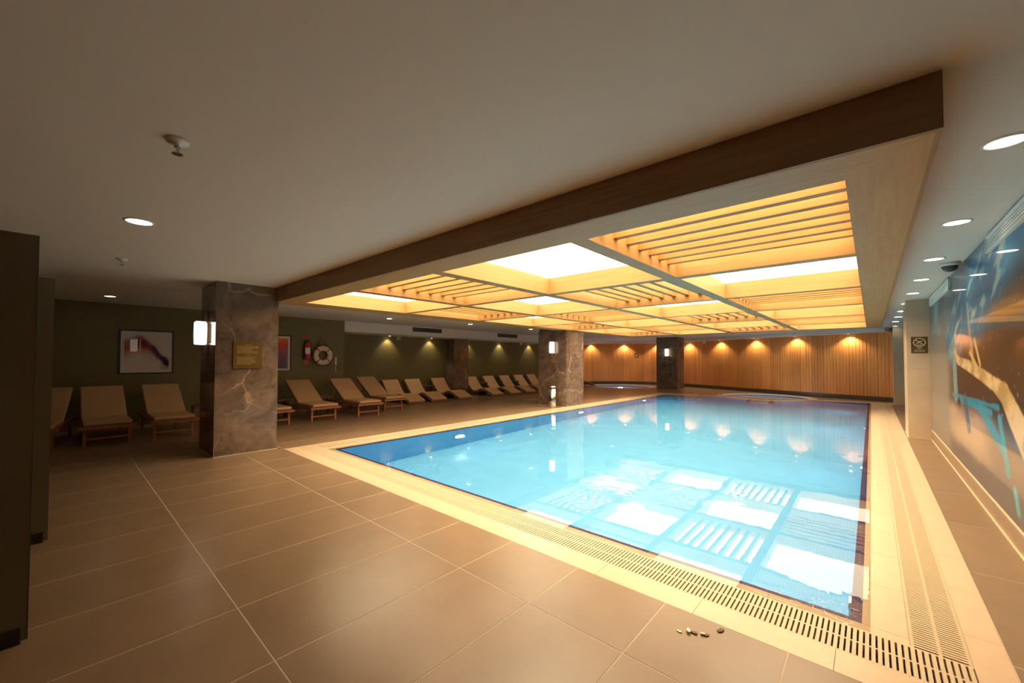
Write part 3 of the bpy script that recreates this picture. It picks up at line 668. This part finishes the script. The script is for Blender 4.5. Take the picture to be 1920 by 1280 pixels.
grid_print('printed_face', 'mural', nu, nv, lambda U, V: np.stack([np.full_like(U, -0.012), yA + (yB - yA) * U - 6, zA + (zB_ - zA) * V - 0.19], -1), lambda U, V: mural_col(yA + (yB - yA) * U, zA + (zB_ - zA) * V), mur)
box('backing_sheet', 'darkskirt', (-0.011, 0.0, yA - 6, yB - 6, 0, zB_ - 0.19), mur)
m2 = thing('wall_mural', 'strip of blue mural seen between the two beige pillars', 'mural', (0.815, 15, 0.19))
grid_print('printed_face', 'mural', 60, 30, lambda U, V: np.stack([np.full_like(U, -0.012), -2.95 + 6.9 * U, 2.42 * V], -1), lambda U, V: np.stack([0.03 + 0.02 * V, 0.04 + 0.06 * V, 0.10 + 0.12 * V], -1), m2)
box('backing_sheet', 'darkskirt', (-0.011, 0.0, -2.95, 3.95, 0, 2.42), m2)
# linear air grilles on the mural
for i, (y0, y1) in enumerate(((2.9, 5.82), (8.3, 10.75))):
    t = thing('air_grille', ['white framed air grille at the top of the mural, nearer one', 'white framed air grille at the top of the mural beside the beige pillar'][i], 'air vent', (0.803, (y0 + y1) / 2, 2.515), group='air grilles over the mural')
    hw = (y1 - y0) / 2; zz = 0.075
    fr = MB(); fr.box(-0.02, 0, -hw, hw, zz - 0.012, zz); fr.box(-0.02, 0, -hw, hw, -zz, -zz + 0.014); fr.box(-0.02, 0, -hw, -hw + 0.02, -zz, zz); fr.box(-0.02, 0, hw - 0.02, hw, -zz, zz); fr.build('frame', 'white', t)
    for k in range(5): MB().box(-0.012, -0.002, -hw + 0.02, hw - 0.02, -zz + 0.024 + 0.025 * k, -zz + 0.04 + 0.025 * k).build('louvre', 'white', t)
    box('backing', 'skirt', (-0.0015, 0, -hw + 0.02, hw - 0.02, -zz + 0.014, zz - 0.012), t)

# ------------------------------------------------------------ signs
def no_diving(parent, s, m, ty):     # drawn in local XZ plane at local y = ty, facing -y ; s = circle radius
    ro = MB(); seg_ = 40
    for i in range(seg_):
        a0, a1 = 2 * math.pi * i / seg_, 2 * math.pi * (i + 1) / seg_; r1, r2 = s * 0.86, s
        ro.poly([(r1 * math.cos(a0), ty, r1 * math.sin(a0)), (r2 * math.cos(a0), ty, r2 * math.sin(a0)), (r2 * math.cos(a1), ty, r2 * math.sin(a1)), (r1 * math.cos(a1), ty, r1 * math.sin(a1))])
    def bar(x0, z0, x1, z1, w_):
        d = Vector((x1 - x0, z1 - z0)).normalized() * w_ / 2; nx, nz = -d.y, d.x
        ro.poly([(x0 + nx, ty, z0 + nz), (x1 + nx, ty, z1 + nz), (x1 - nx, ty, z1 - nz), (x0 - nx, ty, z0 - nz)])
    k = s * 0.68
    bar(-k, k, k, -k, s * 0.13)
    # diving figure: head, trunk, legs, arms; waterline
    for cx, cz, rr in ((-0.36 * s, -0.20 * s, 0.11 * s),): ro.poly([(cx + rr * math.cos(t * 0.7854), ty, cz + rr * math.sin(t * 0.7854)) for t in range(8)])
    bar(-0.25 * s, -0.10 * s, 0.12 * s, 0.22 * s, s * 0.15); bar(0.10 * s, 0.20 * s, 0.48 * s, 0.38 * s, s * 0.10); bar(0.10 * s, 0.17 * s, 0.45 * s, 0.20 * s, s * 0.08)
    bar(-0.25 * s, -0.14 * s, -0.55 * s, -0.36 * s, s * 0.07); bar(-0.5 * s, -0.58 * s, 0.35 * s, -0.58 * s, s * 0.06); bar(-0.36 * s, -0.70 * s, 0.3 * s, -0.70 * s, s * 0.05)
    return ro.build('pictogram', m, parent)
RX = Matrix.Rotation(R(90), 4, 'X')
s1 = thing('no_diving_sign', 'brown square no diving sign on the beige pillar', 'sign', (0.667, 11.05, 1.755))
box('plate', 'signbrown', (-0.11, 0.11, -0.008, 0, -0.155, 0.155), s1)
no_diving(s1, 0.083, 'flake', -0.0095).location = (0, 0, 0.05)
text_mesh('NO', 0.042, 'lettering', 'flake', s1, Matrix.Translation((0, -0.0095, -0.065)) @ RX); text_mesh('DIVING', 0.042, 'lettering', 'flake', s1, Matrix.Translation((0, -0.0095, -0.112)) @ RX)
s2 = thing('no_diving_sign', 'gold no diving emblem and letters on the middle marble column under its sconce', 'sign', (-7.37, 10.73, 1.52))
no_diving(s2, 0.075, 'brassink', -0.003).location = (0, 0, 0.08)
text_mesh('NO', 0.055, 'lettering', 'brassink', s2, Matrix.Translation((0, -0.003, -0.045)) @ RX); text_mesh('DIVING', 0.05, 'lettering', 'brassink', s2, Matrix.Translation((0, -0.003, -0.11)) @ RX)
s3 = thing('no_diving_sign', 'small gold no diving emblem on the far marble column', 'sign', (-7.5, 20.9, 1.53))
no_diving(s3, 0.09, 'brassink', -0.003).location = (0, 0, 0.08)
text_mesh('NO', 0.055, 'lettering', 'brassink', s3, Matrix.Translation((0, -0.003, -0.06)) @ RX); text_mesh('DIVING', 0.05, 'lettering', 'brassink', s3, Matrix.Translation((0, -0.003, -0.12)) @ RX)
pq = thing('rules_plaque', 'brass plaque with lines of small text on the near marble column', 'plaque', (-7.10, 1.995, 1.515))
box('plate', 'brass', (0.012, 0.02, -0.2, 0.2, -0.205, 0.205), pq)
for yy_ in (-0.17, 0.17):
    for zz_ in (-0.175, 0.175): MB().tube([(0, yy_, zz_), (0.024, yy_, zz_)], 0.012, 12).build('standoff', 'brass', pq)
tl = MB(); rnd = random.Random(2); rows = [(0.165, .09)] + [(0.135 - 0.02 * k, rnd.uniform(0.2, 0.3)) for k in range(6)] + [(-0.005, .08)] + [(-0.035 - 0.02 * k, rnd.uniform(0.18, 0.3)) for k in range(6)]
for z_, w_ in rows:
    x = -w_ / 2 if w_ < .1 else -0.15; end = x + w_
    while x < end: l = rnd.uniform(0.008, 0.03); tl.box(0.02, 0.0205, x, min(x + l, end), z_ - 0.004, z_ + 0.004); x += l + 0.006
struct(tl.build('text_lines', 'brassink', pq), 'stuff')
p2 = thing('rules_plaque', 'small brass plaque on the dark column against the olive wall', 'plaque', (-12.30, 11.3, 1.56))
box('plate', 'brass', (0, 0.015, -0.2, 0.2, -0.2, 0.2), p2)
tl = MB()
for k in range(9): tl.box(0.015, 0.0165, -0.13, 0.13 - 0.03 * (k % 3), 0.14 - 0.034 * k, 0.15 - 0.034 * k)
struct(tl.build('text_lines', 'brassink', p2), 'stuff')

# ------------------------------------------------------------ pictures, extinguisher, lifebuoy, phone on the olive wall
def picture(yc, zc, w_, h_, label, colf):
    t = thing('framed_picture', label, 'picture', (-11.65, yc, zc)); b_ = 0.028
    fr = MB(); fr.box(0, 0.03, -w_ / 2, w_ / 2, h_ / 2 - b_, h_ / 2); fr.box(0, 0.03, -w_ / 2, w_ / 2, -h_ / 2, -h_ / 2 + b_); fr.box(0, 0.03, -w_ / 2, -w_ / 2 + b_, -h_ / 2 + b_, h_ / 2 - b_); fr.box(0, 0.03, w_ / 2 - b_, w_ / 2, -h_ / 2 + b_, h_ / 2 - b_)
    fr.build('frame', 'black', t); w2, h2 = w_ - 2 * b_, h_ - 2 * b_
    grid_print('print', 'print', 90, 70, lambda U, V: np.stack([np.full_like(U, 0.012), (U - .5) * w2, (V - .5) * h2], -1), colf, t)
    return t
def art1(U, V):
    c = np.zeros(U.shape + (3,)); c[:] = (0.62, 0.56, 0.50); n = fbm(U * 4, V * 4, 3); n2 = fbm(U * 9, V * 7, 8)
    def mix(col, a): nonlocal c; a = np.clip(a, 0, 1)[..., None]; c = c * (1 - a) + np.array(col) * a
    inn = sstep(.05, .08, U) * sstep(.95, .92, U) * sstep(.06, .09, V) * sstep(.94, .91, V)
    ridge = 0.70 + 0.12 * np.exp(-((U - .33) / .16) ** 2) - 0.38 * sstep(.5, .98, U)
    d = ((V + 0.16 * (n - .5)) - ridge) * 0.5
    mix((0.50, 0.13, 0.06), inn * sstep(-.24, -.08, d) * sstep(.07, -.02, d) * sstep(.75, .4, U))
    mix((0.18, 0.03, 0.05), inn * sstep(-.14, -.02, d) * sstep(.08, -.01, d) * np.exp(-((U - .38) / .2) ** 2) * (0.6 + n2))
    mix((0.20, 0.17, 0.15), inn * sstep(-.14, -.02, d) * sstep(.08, 0.0, d) * sstep(.25, .08, U) * 0.8)
    mix((0.10, 0.03, 0.10), inn * sstep(-.14, -.06, d) * sstep(.03, -.02, d) * sstep(.45, .62, U))
    mix((0.02, 0.012, 0.02), inn * sstep(-.12, -.07, d) * sstep(.0, -.04, d) * sstep(.72, .85, U))
    mix((0.35, 0.18, 0.05), inn * sstep(-.26, -.2, d) * sstep(-.10, -.14, d) * sstep(.7, .85, U) * .8)
    return c
def art2(U, V):
    c = np.zeros(U.shape + (3,)); n = fbm(U * 4, V * 5, 21)
    t = np.clip(V + 0.25 * (n - .5), 0, 1)[..., None]
    c = np.array((0.05, 0.08, 0.16)) * (1 - t) + np.array((0.55, 0.10, 0.04)) * t
    c = np.where((n > .6)[..., None], c * np.array((1.5, .8, .8)), c)
    inn = (sstep(.07, .09, U) * sstep(.93, .91, U) * sstep(.05, .07, V) * sstep(.95, .93, V))[..., None]
    return c * inn + np.array((0.60, 0.54, 0.47)) * (1 - inn)
picture(1.302, 1.604, 0.925, 0.955, 'black framed abstract painting of red and purple wash on cream, over the near loungers', art1)
picture(3.93, 1.613, 0.80, 0.985, 'black framed red and blue abstract painting half hidden behind the near column', art2)
ex = thing('fire_extinguisher', 'red fire extinguisher with white label hanging beside the lifebuoy', 'fire extinguisher', (-11.56, 4.73, 1.46))
MB().rev([(0, 0), (0.072, 0.0), (0.08, 0.02), (0.08, 0.36), (0.07, 0.41), (0.035, 0.45), (0.025, 0.48), (0, 0.48)], 20).build('cylinder', 'red', ex, smooth=True)
MB().rev([(0.0815, 0.14), (0.0815, 0.32)], 8, R(100), R(-60)).build('paper_label', 'white', ex, smooth=True)
MB().box(-0.02, 0.02, -0.05, 0.03, 0.48, 0.53).build('valve', 'black', ex); MB().box(-0.012, 0.012, -0.09, 0.02, 0.535, 0.55).build('lever', 'black', ex)
MB().tube([(0, 0.03, 0.5), (0.04, 0.09, 0.48), (0.05, 0.10, 0.3), (0.05, 0.095, 0.1)], 0.01, 8).build('hose', 'black', ex, smooth=True)
box('bracket', 'black', (-0.09, -0.07, -0.04, 0.04, 0.15, 0.4), ex)
sg = thing('round_fire_sign', 'small round red fire sign above the extinguisher', 'sign', (-11.65, 4.70, 2.06))
me = MB().rev([(0, 0.006), (0.06, 0.006), (0.062, 0.0)], 24).mesh('d', 'red'); me.transform(Matrix.Rotation(R(90), 4, 'Y')); link('disc', me, sg)
sg = MB().poly([(-11.645, 4.66, 1.42), (-11.645, 4.80, 1.42), (-11.645, 4.74, 1.26)]).build('fire_arrow_sign', 'red')
s_ = sg.modifiers.new('s', 'SOLIDIFY'); s_.thickness = 0.004; tag(sg, 'small red pointed sign below the fire extinguisher', 'sign')
lb = thing('lifebuoy', 'white ring lifebuoy with four red bands hung by a rope on the olive wall', 'lifebuoy', (-11.56, 5.175, 1.567))
def torus_arc(a0, a1, Rm, r, m, name, sg_=10):
    mb = MB(); k = 12; mb.v = []
    for i in range(sg_ + 1):
        a = a0 + (a1 - a0) * i / sg_
        for q in range(k):
            t = 2 * math.pi * q / k; rr = Rm + r * math.cos(t); mb.v.append((r * 0.75 * math.sin(t), rr * math.cos(a), rr * math.sin(a)))
    for i in range(sg_):
        for q in range(k): mb.f.append((i * k + q, i * k + (q + 1) % k, (i + 1) * k + (q + 1) % k, (i + 1) * k + q))
    return mb.build(name, m, lb, smooth=True)
torus_arc(0, 2 * math.pi, 0.208, 0.076, 'ring', 'ring', 48)
for a in (45, 135, 225, 315): torus_arc(R(a - 4.5), R(a + 4.5), 0.208, 0.080, 'red', 'band', 3)
MB().tube([(0, -0.16, 0.245), (-0.06, 0.0, 0.49), (0, 0.16, 0.245)], 0.008, 6).build('rope', 'rope', lb)
MB().tube([(-0.09, 0, 0.49), (-0.03, 0, 0.49)], 0.012, 8).build('hook', 'chrome', lb)
gr = MB()
gr.tube([(0.02, 0.30 * math.cos(t * R(10)), 0.30 * math.sin(t * R(10))) for t in range(37)], 0.006, 6).build('grab_line', 'rope', lb)
ph = thing('wall_phone', 'white wall phone with dangling cord right of the lifebuoy', 'phone', (-11.65, 5.585, 1.40))
box('cradle', 'white', (0, 0.03, -0.03, 0.03, -0.10, 0.12), ph, bevel=0.005); box('handset', 'white', (0.03, 0.065, -0.022, 0.022, -0.10, 0.12), ph, bevel=0.01)
MB().tube([(0.03, 0.01 * math.sin(k), -0.10 - 0.02 * k) for k in range(11)], 0.007, 6).build('cord', 'white', ph)

# ------------------------------------------------------------ loungers
def wood_lounger():
    t = thing('wooden_lounger', '', 'sun lounger'); W = 0.31     # foot end at x=0, head towards -x
    for s in (-1, 1):
        box('side_rail', 'teak', (-1.95, 0.03, s * W - 0.018, s * W + 0.018, 0.27, 0.34), t, bevel=0.004)
        MB().extrude_y([(-0.16, 0.27), (-0.09, 0.27), (-0.075, 0.0), (-0.125, 0.0)], s * W - 0.02 - s * 0.03, s * W + 0.02 - s * 0.03).build('leg', 'teak', t)
        MB().extrude_y([(-1.72, 0.27), (-1.65, 0.27), (-1.665, 0.0), (-1.715, 0.0)], s * W - 0.02 - s * 0.03, s * W + 0.02 - s * 0.03).build('leg', 'teak', t)
    box('end_rail', 'teak', (0.0, 0.035, -W - 0.05, W + 0.05, 0.285, 0.335), t, bevel=0.006)
    box('stretcher', 'teak', (-0.115, -0.085, -W, W, 0.10, 0.13), t, bevel=0.005); box('stretcher', 'teak', (-1.705, -1.675, -W, W, 0.10, 0.13), t, bevel=0.005)
    sl_ = MB()
    for k in range(9): sl_.box(-0.08 - 0.1 * k - 0.06, -0.08 - 0.1 * k, -W, W, 0.335, 0.345)
    sl_.build('seat_slats', 'teak', t)
    c = MB().box(-0.86, 0.02, -W + 0.005, W - 0.005, 0.345, 0.405).build('seat_cushion', 'cushion', t, bevel=0.018)
    ang = R(31); hx, hz = -0.84, 0.345
    def rt(x, z): return (hx - x * math.cos(ang) - z * math.sin(ang) * -1 * -1 + 0, hz + x * math.sin(ang) + z * math.cos(ang)) if False else (hx - x * math.cos(ang) + z * math.sin(ang), hz + x * math.sin(ang) + z * math.cos(ang))
    MB().extrude_y([rt(0, 0), rt(1.02, 0), rt(1.02, 0.06), rt(0.02, 0.06)], -W + 0.005, W - 0.005).build('back_cushion', 'cushion', t, bevel=0.018)
    MB().extrude_y([rt(0, -0.035), rt(1.0, -0.035), rt(1.0, -0.003), rt(0, -0.003)], -W + 0.02, W - 0.02).build('back_frame', 'teak', t, bevel=0.003)
    a1 = rt(0.62, -0.03)
    for s in (-1, 1): MB().tube([(a1[0], s * 0.22, a1[1]), (-1.62, s * 0.22, 0.30)], 0.012, 6).build('prop', 'teak', t)
    return t
wl_spots = [  # foot x, centre y, label
    (-9.42, 0.575, 'wooden lounger with tan cushion, below and left of the abstract painting'),
    (-9.42, 1.470, 'wooden lounger with tan cushion between the abstract painting and the near marble column'),
    (-9.45, -0.36, 'wooden lounger with tan cushion partly hidden by the tinted glass panel'),
    (-9.42, 3.230, 'wooden lounger of which only the foot end shows behind the near marble column'),
    (-9.42, 4.300, 'wooden lounger with tan cushion below the fire extinguisher and lifebuoy'),
    (-9.40, 5.460, 'wooden lounger with tan cushion just right of the lifebuoy and phone'),
    (-9.95, 6.560, 'wooden lounger with tan cushion, last before the curved wicker loungers')]
pr = wood_lounger()
for i, (x, y, lab) in enumerate(wl_spots):
    o = pr if i == 0 else copy_tree(pr); o.location = (x, y, 0); o.rotation_euler.z = R(-8) if i == 2 else 0; o['label'] = lab; o['group'] = 'wooden loungers along the olive wall'
def wave_lounger():
    t = thing('wicker_lounger', '', 'sun lounger')
    K = [(0.0, 0.075), (-0.22, 0.17), (-0.45, 0.262), (-0.62, 0.28), (-0.80, 0.235), (-0.98, 0.18), (-1.15, 0.195), (-1.33, 0.33), (-1.50, 0.52), (-1.66, 0.72)]
    c = smooth_curve(K, 5); top, bot, mid = [], [], []
    for i, p in enumerate(c):
        d = (c[min(i + 1, len(c) - 1)] - c[max(i - 1, 0)]).normalized(); n_ = Vector((-d.y, d.x)); n_ = n_ if n_.y > 0 else -n_
        top.append(p + n_ * 0.03); mid.append(p - n_ * 0.005); bot.append(p - n_ * 0.065)
    bot = [Vector((p.x, max(p.y, 0.004))) for p in bot]
    def sh(a, b_, m, name, W):
        mb = MB()
        for i in range(len(a) - 1):
            n = len(mb.v)
            for s in (-W, W): mb.v += [(a[i].x, s, a[i].y), (a[i + 1].x, s, a[i + 1].y), (b_[i + 1].x, s, b_[i + 1].y), (b_[i].x, s, b_[i].y)]
            mb.f += [(n, n + 1, n + 2, n + 3), (n + 7, n + 6, n + 5, n + 4), (n, n + 4, n + 5, n + 1), (n + 3, n + 2, n + 6, n + 7)]
            if i == 0: mb.f.append((n, n + 3, n + 7, n + 4))
            if i == len(a) - 2: mb.f.append((n + 1, n + 5, n + 6, n + 2))
        me = mb.mesh(name, m); bm = bmesh.new(); bm.from_mesh(me); bmesh.ops.remove_doubles(bm, verts=bm.verts, dist=1e-5); bmesh.ops.recalc_face_normals(bm, faces=bm.faces); bm.to_mesh(me); bm.free()
        return link(name, me, t, bevel=0.012 if name == 'cushion' else 0)
    sh(top, mid, 'cushion', 'cushion', 0.325); sh(mid, bot, 'wicker', 'wicker_body', 0.33)
    MB().extrude_y([(-0.88, 0.16), (-1.22, 0.16), (-1.18, 0.0), (-0.92, 0.0)], -0.26, 0.26).build('base', 'darkwood', t)
    return t
wv = [(-10.93, 8.06, 'first curved wicker lounger, overlapping the last wooden lounger'), (-10.95, 9.02, 'second curved wicker lounger, left of a side table'),
      (-10.90, 10.20, 'third curved wicker lounger, in front of the dark wall column'), (-10.93, 12.02, 'curved wicker lounger just right of the dark wall column'),
      (-10.93, 13.12, 'curved wicker lounger, second right of the dark wall column'), (-10.90, 14.13, 'curved wicker lounger, third right of the dark wall column'),
      (-10.93, 15.22, 'curved wicker lounger, last but one before the middle marble column'), (-10.93, 16.20, 'curved wicker lounger cut off by the middle marble column'),
      (-11.0, 18.0, 'curved wicker lounger hidden behind the middle marble column'), (-11.35, 20.35, 'foot end of a curved wicker lounger beside the deck whirlpool')]
pr = wave_lounger()
for i, (x, y, lab) in enumerate(wv):
    if i == 8: continue
    o = pr if i == 0 else copy_tree(pr); o.location = (x, y, 0); o.rotation_euler.z = R(48) if i == 9 else 0; o['label'] = lab; o['group'] = 'curved wicker loungers along the olive wall'
# side tables
def side_table(h):
    t = thing('side_table', '', 'side table'); w_ = 0.185
    box('table_top', 'darkwood', (-w_, w_, -w_, w_, h - 0.035, h), t, bevel=0.006); box('shelf', 'darkwood', (-w_ + .03, w_ - .03, -w_ + .03, w_ - .03, 0.14, 0.16), t)
    for sx in (-1, 1):
        for sy in (-1, 1): box('leg', 'darkwood', (sx * (w_ - 0.03) - 0.018, sx * (w_ - 0.03) + 0.018, sy * (w_ - 0.03) - 0.018, sy * (w_ - 0.03) + 0.018, 0, h - 0.035), t)
    return t
tb = [(-10.75, 3.765, 'dark wooden side table showing beside the near marble column'), (-10.8, 4.90, 'dark wooden side table between the loungers below the lifebuoy'), (-11.05, 6.02, 'dark wooden side table between the last two wooden loungers'),
      (-12.38, 9.54, 'dark wooden side table between second and third curved loungers'), (-12.38, 12.545, 'dark wooden side table right of the dark wall column'), (-12.38, 14.66, 'dark wooden side table among the farther curved loungers'),
      (-10.4, 2.10, 'dark wooden side table in shadow left of the near marble column')]
pr = side_table(0.47)
for i, (x, y, lab) in enumerate(tb):
    o = pr if i == 0 else copy_tree(pr); o.location = (x, y, 0); o['label'] = lab; o['group'] = 'side tables between the loungers'

# ------------------------------------------------------------ bin, cameras, sprinklers, vents, glass panels, flakes
bn = thing('litter_bin', 'chrome cylindrical litter bin in front of the middle marble column', 'bin', (-7.22, 10.42, 0))
MB().rev([(0, 0.0), (0.115, 0.0), (0.12, 0.01), (0.12, 0.56), (0.11, 0.565)], 28).build('body', 'chrome', bn, smooth=True)
MB().rev([(0.10, 0.565), (0.10, 0.60)], 28).build('neck', 'black', bn, smooth=True)
MB().rev([(0.118, 0.60), (0.12, 0.61), (0.115, 0.645), (0.07, 0.66), (0.07, 0.64), (0, 0.62)], 28).build('lid', 'chrome', bn, smooth=True)
def sprinkler(x, y, s, label):
    t = thing('sprinkler', label, 'sprinkler', (x, y, ZC))
    MB().rev([(0, 0), (0.045 * s, 0), (0.04 * s, -0.012 * s), (0.012 * s, -0.016 * s), (0.012 * s, -0.03 * s)], 20).build('escutcheon', 'white', t, smooth=True)
    MB().tube([(0, 0, -0.02 * s), (0, 0, -0.055 * s)], 0.006 * s, 8).build('stem', 'chrome', t); MB().rev([(0, -0.055 * s), (0.02 * s, -0.055 * s), (0.02 * s, -0.06 * s), (0, -0.06 * s)], 12).build('deflector', 'chrome', t)
    for q in (-1, 1): MB().tube([(q * 0.012 * s, 0, -0.03 * s), (q * 0.018 * s, 0, -0.045 * s), (q * 0.004 * s, 0, -0.056 * s)], 0.003 * s, 6).build('frame_arm', 'chrome', t)
sprinkler(-2.69, 0.405, 1.25, 'fire sprinkler in the bare ceiling at the upper left, nearer one'); sprinkler(-6.37, 0.47, 1.2, 'small fire sprinkler in the ceiling farther left, beyond the round lamp')
def seccam(x, y, z, label, dome=False):
    t = thing('security_camera', label, 'camera', (x, y, z))
    if dome:
        MB().rev([(0, 0), (0.09, 0), (0.09, -0.03), (0.075, -0.04)], 24).build('base', 'white', t, smooth=True); MB().rev([(0.072, -0.04), (0.06, -0.075), (0.03, -0.10), (0, -0.108)], 24).build('dome', 'grille', t, smooth=True)
    else:
        box('housing', 'white', (-0.07, 0.10, -0.05, 0.05, -0.14, -0.05), t, bevel=0.012); MB().tube([(0, 0, 0), (0, 0, -0.06)], 0.02, 10).build('bracket', 'white', t)
        MB().tube([(0.10, 0, -0.095), (0.112, 0, -0.095)], 0.03, 16).build('lens', 'black', t)
seccam(0.70, 7.2, ZC, 'dome camera on the ceiling beside the mural', True)
seccam(-12.2, 8.15, ZB, 'white camera under the bulkhead beside the nearest wall lamp'); seccam(-12.1, 14.9, ZB, 'white camera under the bulkhead near the middle marble column')
seccam(-6.25, 22.55, ZW, 'small camera above the wood wall right of the far column')
for i, (y0, y1) in enumerate(((8.37, 9.64), (12.75, 14.04))):
    t = thing('air_vent', ['dark slotted air vent in the bulkhead, nearer one', 'dark slotted air vent in the bulkhead near the middle marble column'][i], 'air vent', (-11.65, (y0 + y1) / 2, 2.51)); hw = (y1 - y0) / 2
    box('recess', 'channel', (0, 0.006, -hw, hw, -0.075, 0.075), t)
    for k in range(5): box('louvre', 'grille', (0.006, 0.014, -hw, hw, -0.07 + 0.03 * k, -0.058 + 0.03 * k), t)
    for k in range(6): yb = -hw + 2 * hw * k / 5; box('divider', 'grille', (0.006, 0.016, yb - 0.012, yb + 0.012, -0.075, 0.075), t)
for i, (x, yg) in enumerate(((-3.2, -0.09), (-4.82, -0.045))):
    t = thing('glass_panel', ['tall dark tinted glass panel at the left edge, nearest', 'second tall dark tinted glass panel, behind the first at left'][i], 'glass panel', (x, yg, 0)); W_ = 1.5
    box('pane', 'glass', (-0.005, 0.005, -W_, 0, 0.012, 2.10), t); box('edge_strip', 'glassedge', (-0.006, 0.006, -0.0, 0.003, 0.012, 2.10), t)
    box('floor_clamp', 'black', (-0.02, 0.02, -0.16, -0.02, 0, 0.08), t, bevel=0.004); box('pull_handle', 'chrome', (0.03, 0.045, -0.14, -0.12, 0.85, 1.35), t)
    for z_ in (0.9, 1.3): box('handle_post', 'chrome', (0.005, 0.03, -0.14, -0.12, z_, z_ + 0.02), t)
db = thing('door_sign', 'small dark square sign on the wood wall left of the far column', 'sign', (-10.35, 23.93, 1.73), R(-12)); box('plate', 'signbrown', (-0.13, 0.13, -0.12, -0.10, -0.13, 0.13), db); box('pictogram', 'brassink', (-0.05, 0.05, -0.125, -0.12, -0.05, 0.06), db)
rnd = random.Random(11)
def flake(x, y, s, m, label, name, lift=0.004):
    pts = [(s * rnd.uniform(.6, 1.2) * math.cos(a) * 1.6, s * rnd.uniform(.5, 1.1) * math.sin(a)) for a in np.linspace(0, 2 * math.pi, 9)[:-1]]
    o = MB().prism(pts, 0.0, lift).build(name, m); o.location = (x, y, 0.0005); o.rotation_euler = (0, 0, rnd.uniform(0, 3)); tag(o, label, 'debris'); return o
flake(-0.772, 2.295, 0.010, 'flake', 'palest flake lying leftmost in the group of chips near the drain', 'paint_flake')
flake(-0.735, 2.322, 0.013, 'flake', 'pale flake with dark shadow in the middle of the chips near the drain', 'paint_flake', 0.012)
flake(-0.712, 2.335, 0.012, 'chip', 'dark chip touching the middle pale flake near the drain', 'tile_chip', 0.006)
flake(-0.672, 2.352, 0.010, 'flake', 'pale flake right of the middle near the drain', 'paint_flake', 0.01)
flake(-0.662, 2.358, 0.012, 'chip', 'dark chip beside the right pale flake near the drain', 'tile_chip', 0.005)
flake(-0.612, 2.452, 0.018, 'chip', 'largest dark chip, farthest right and closest to the coping', 'tile_chip', 0.006)
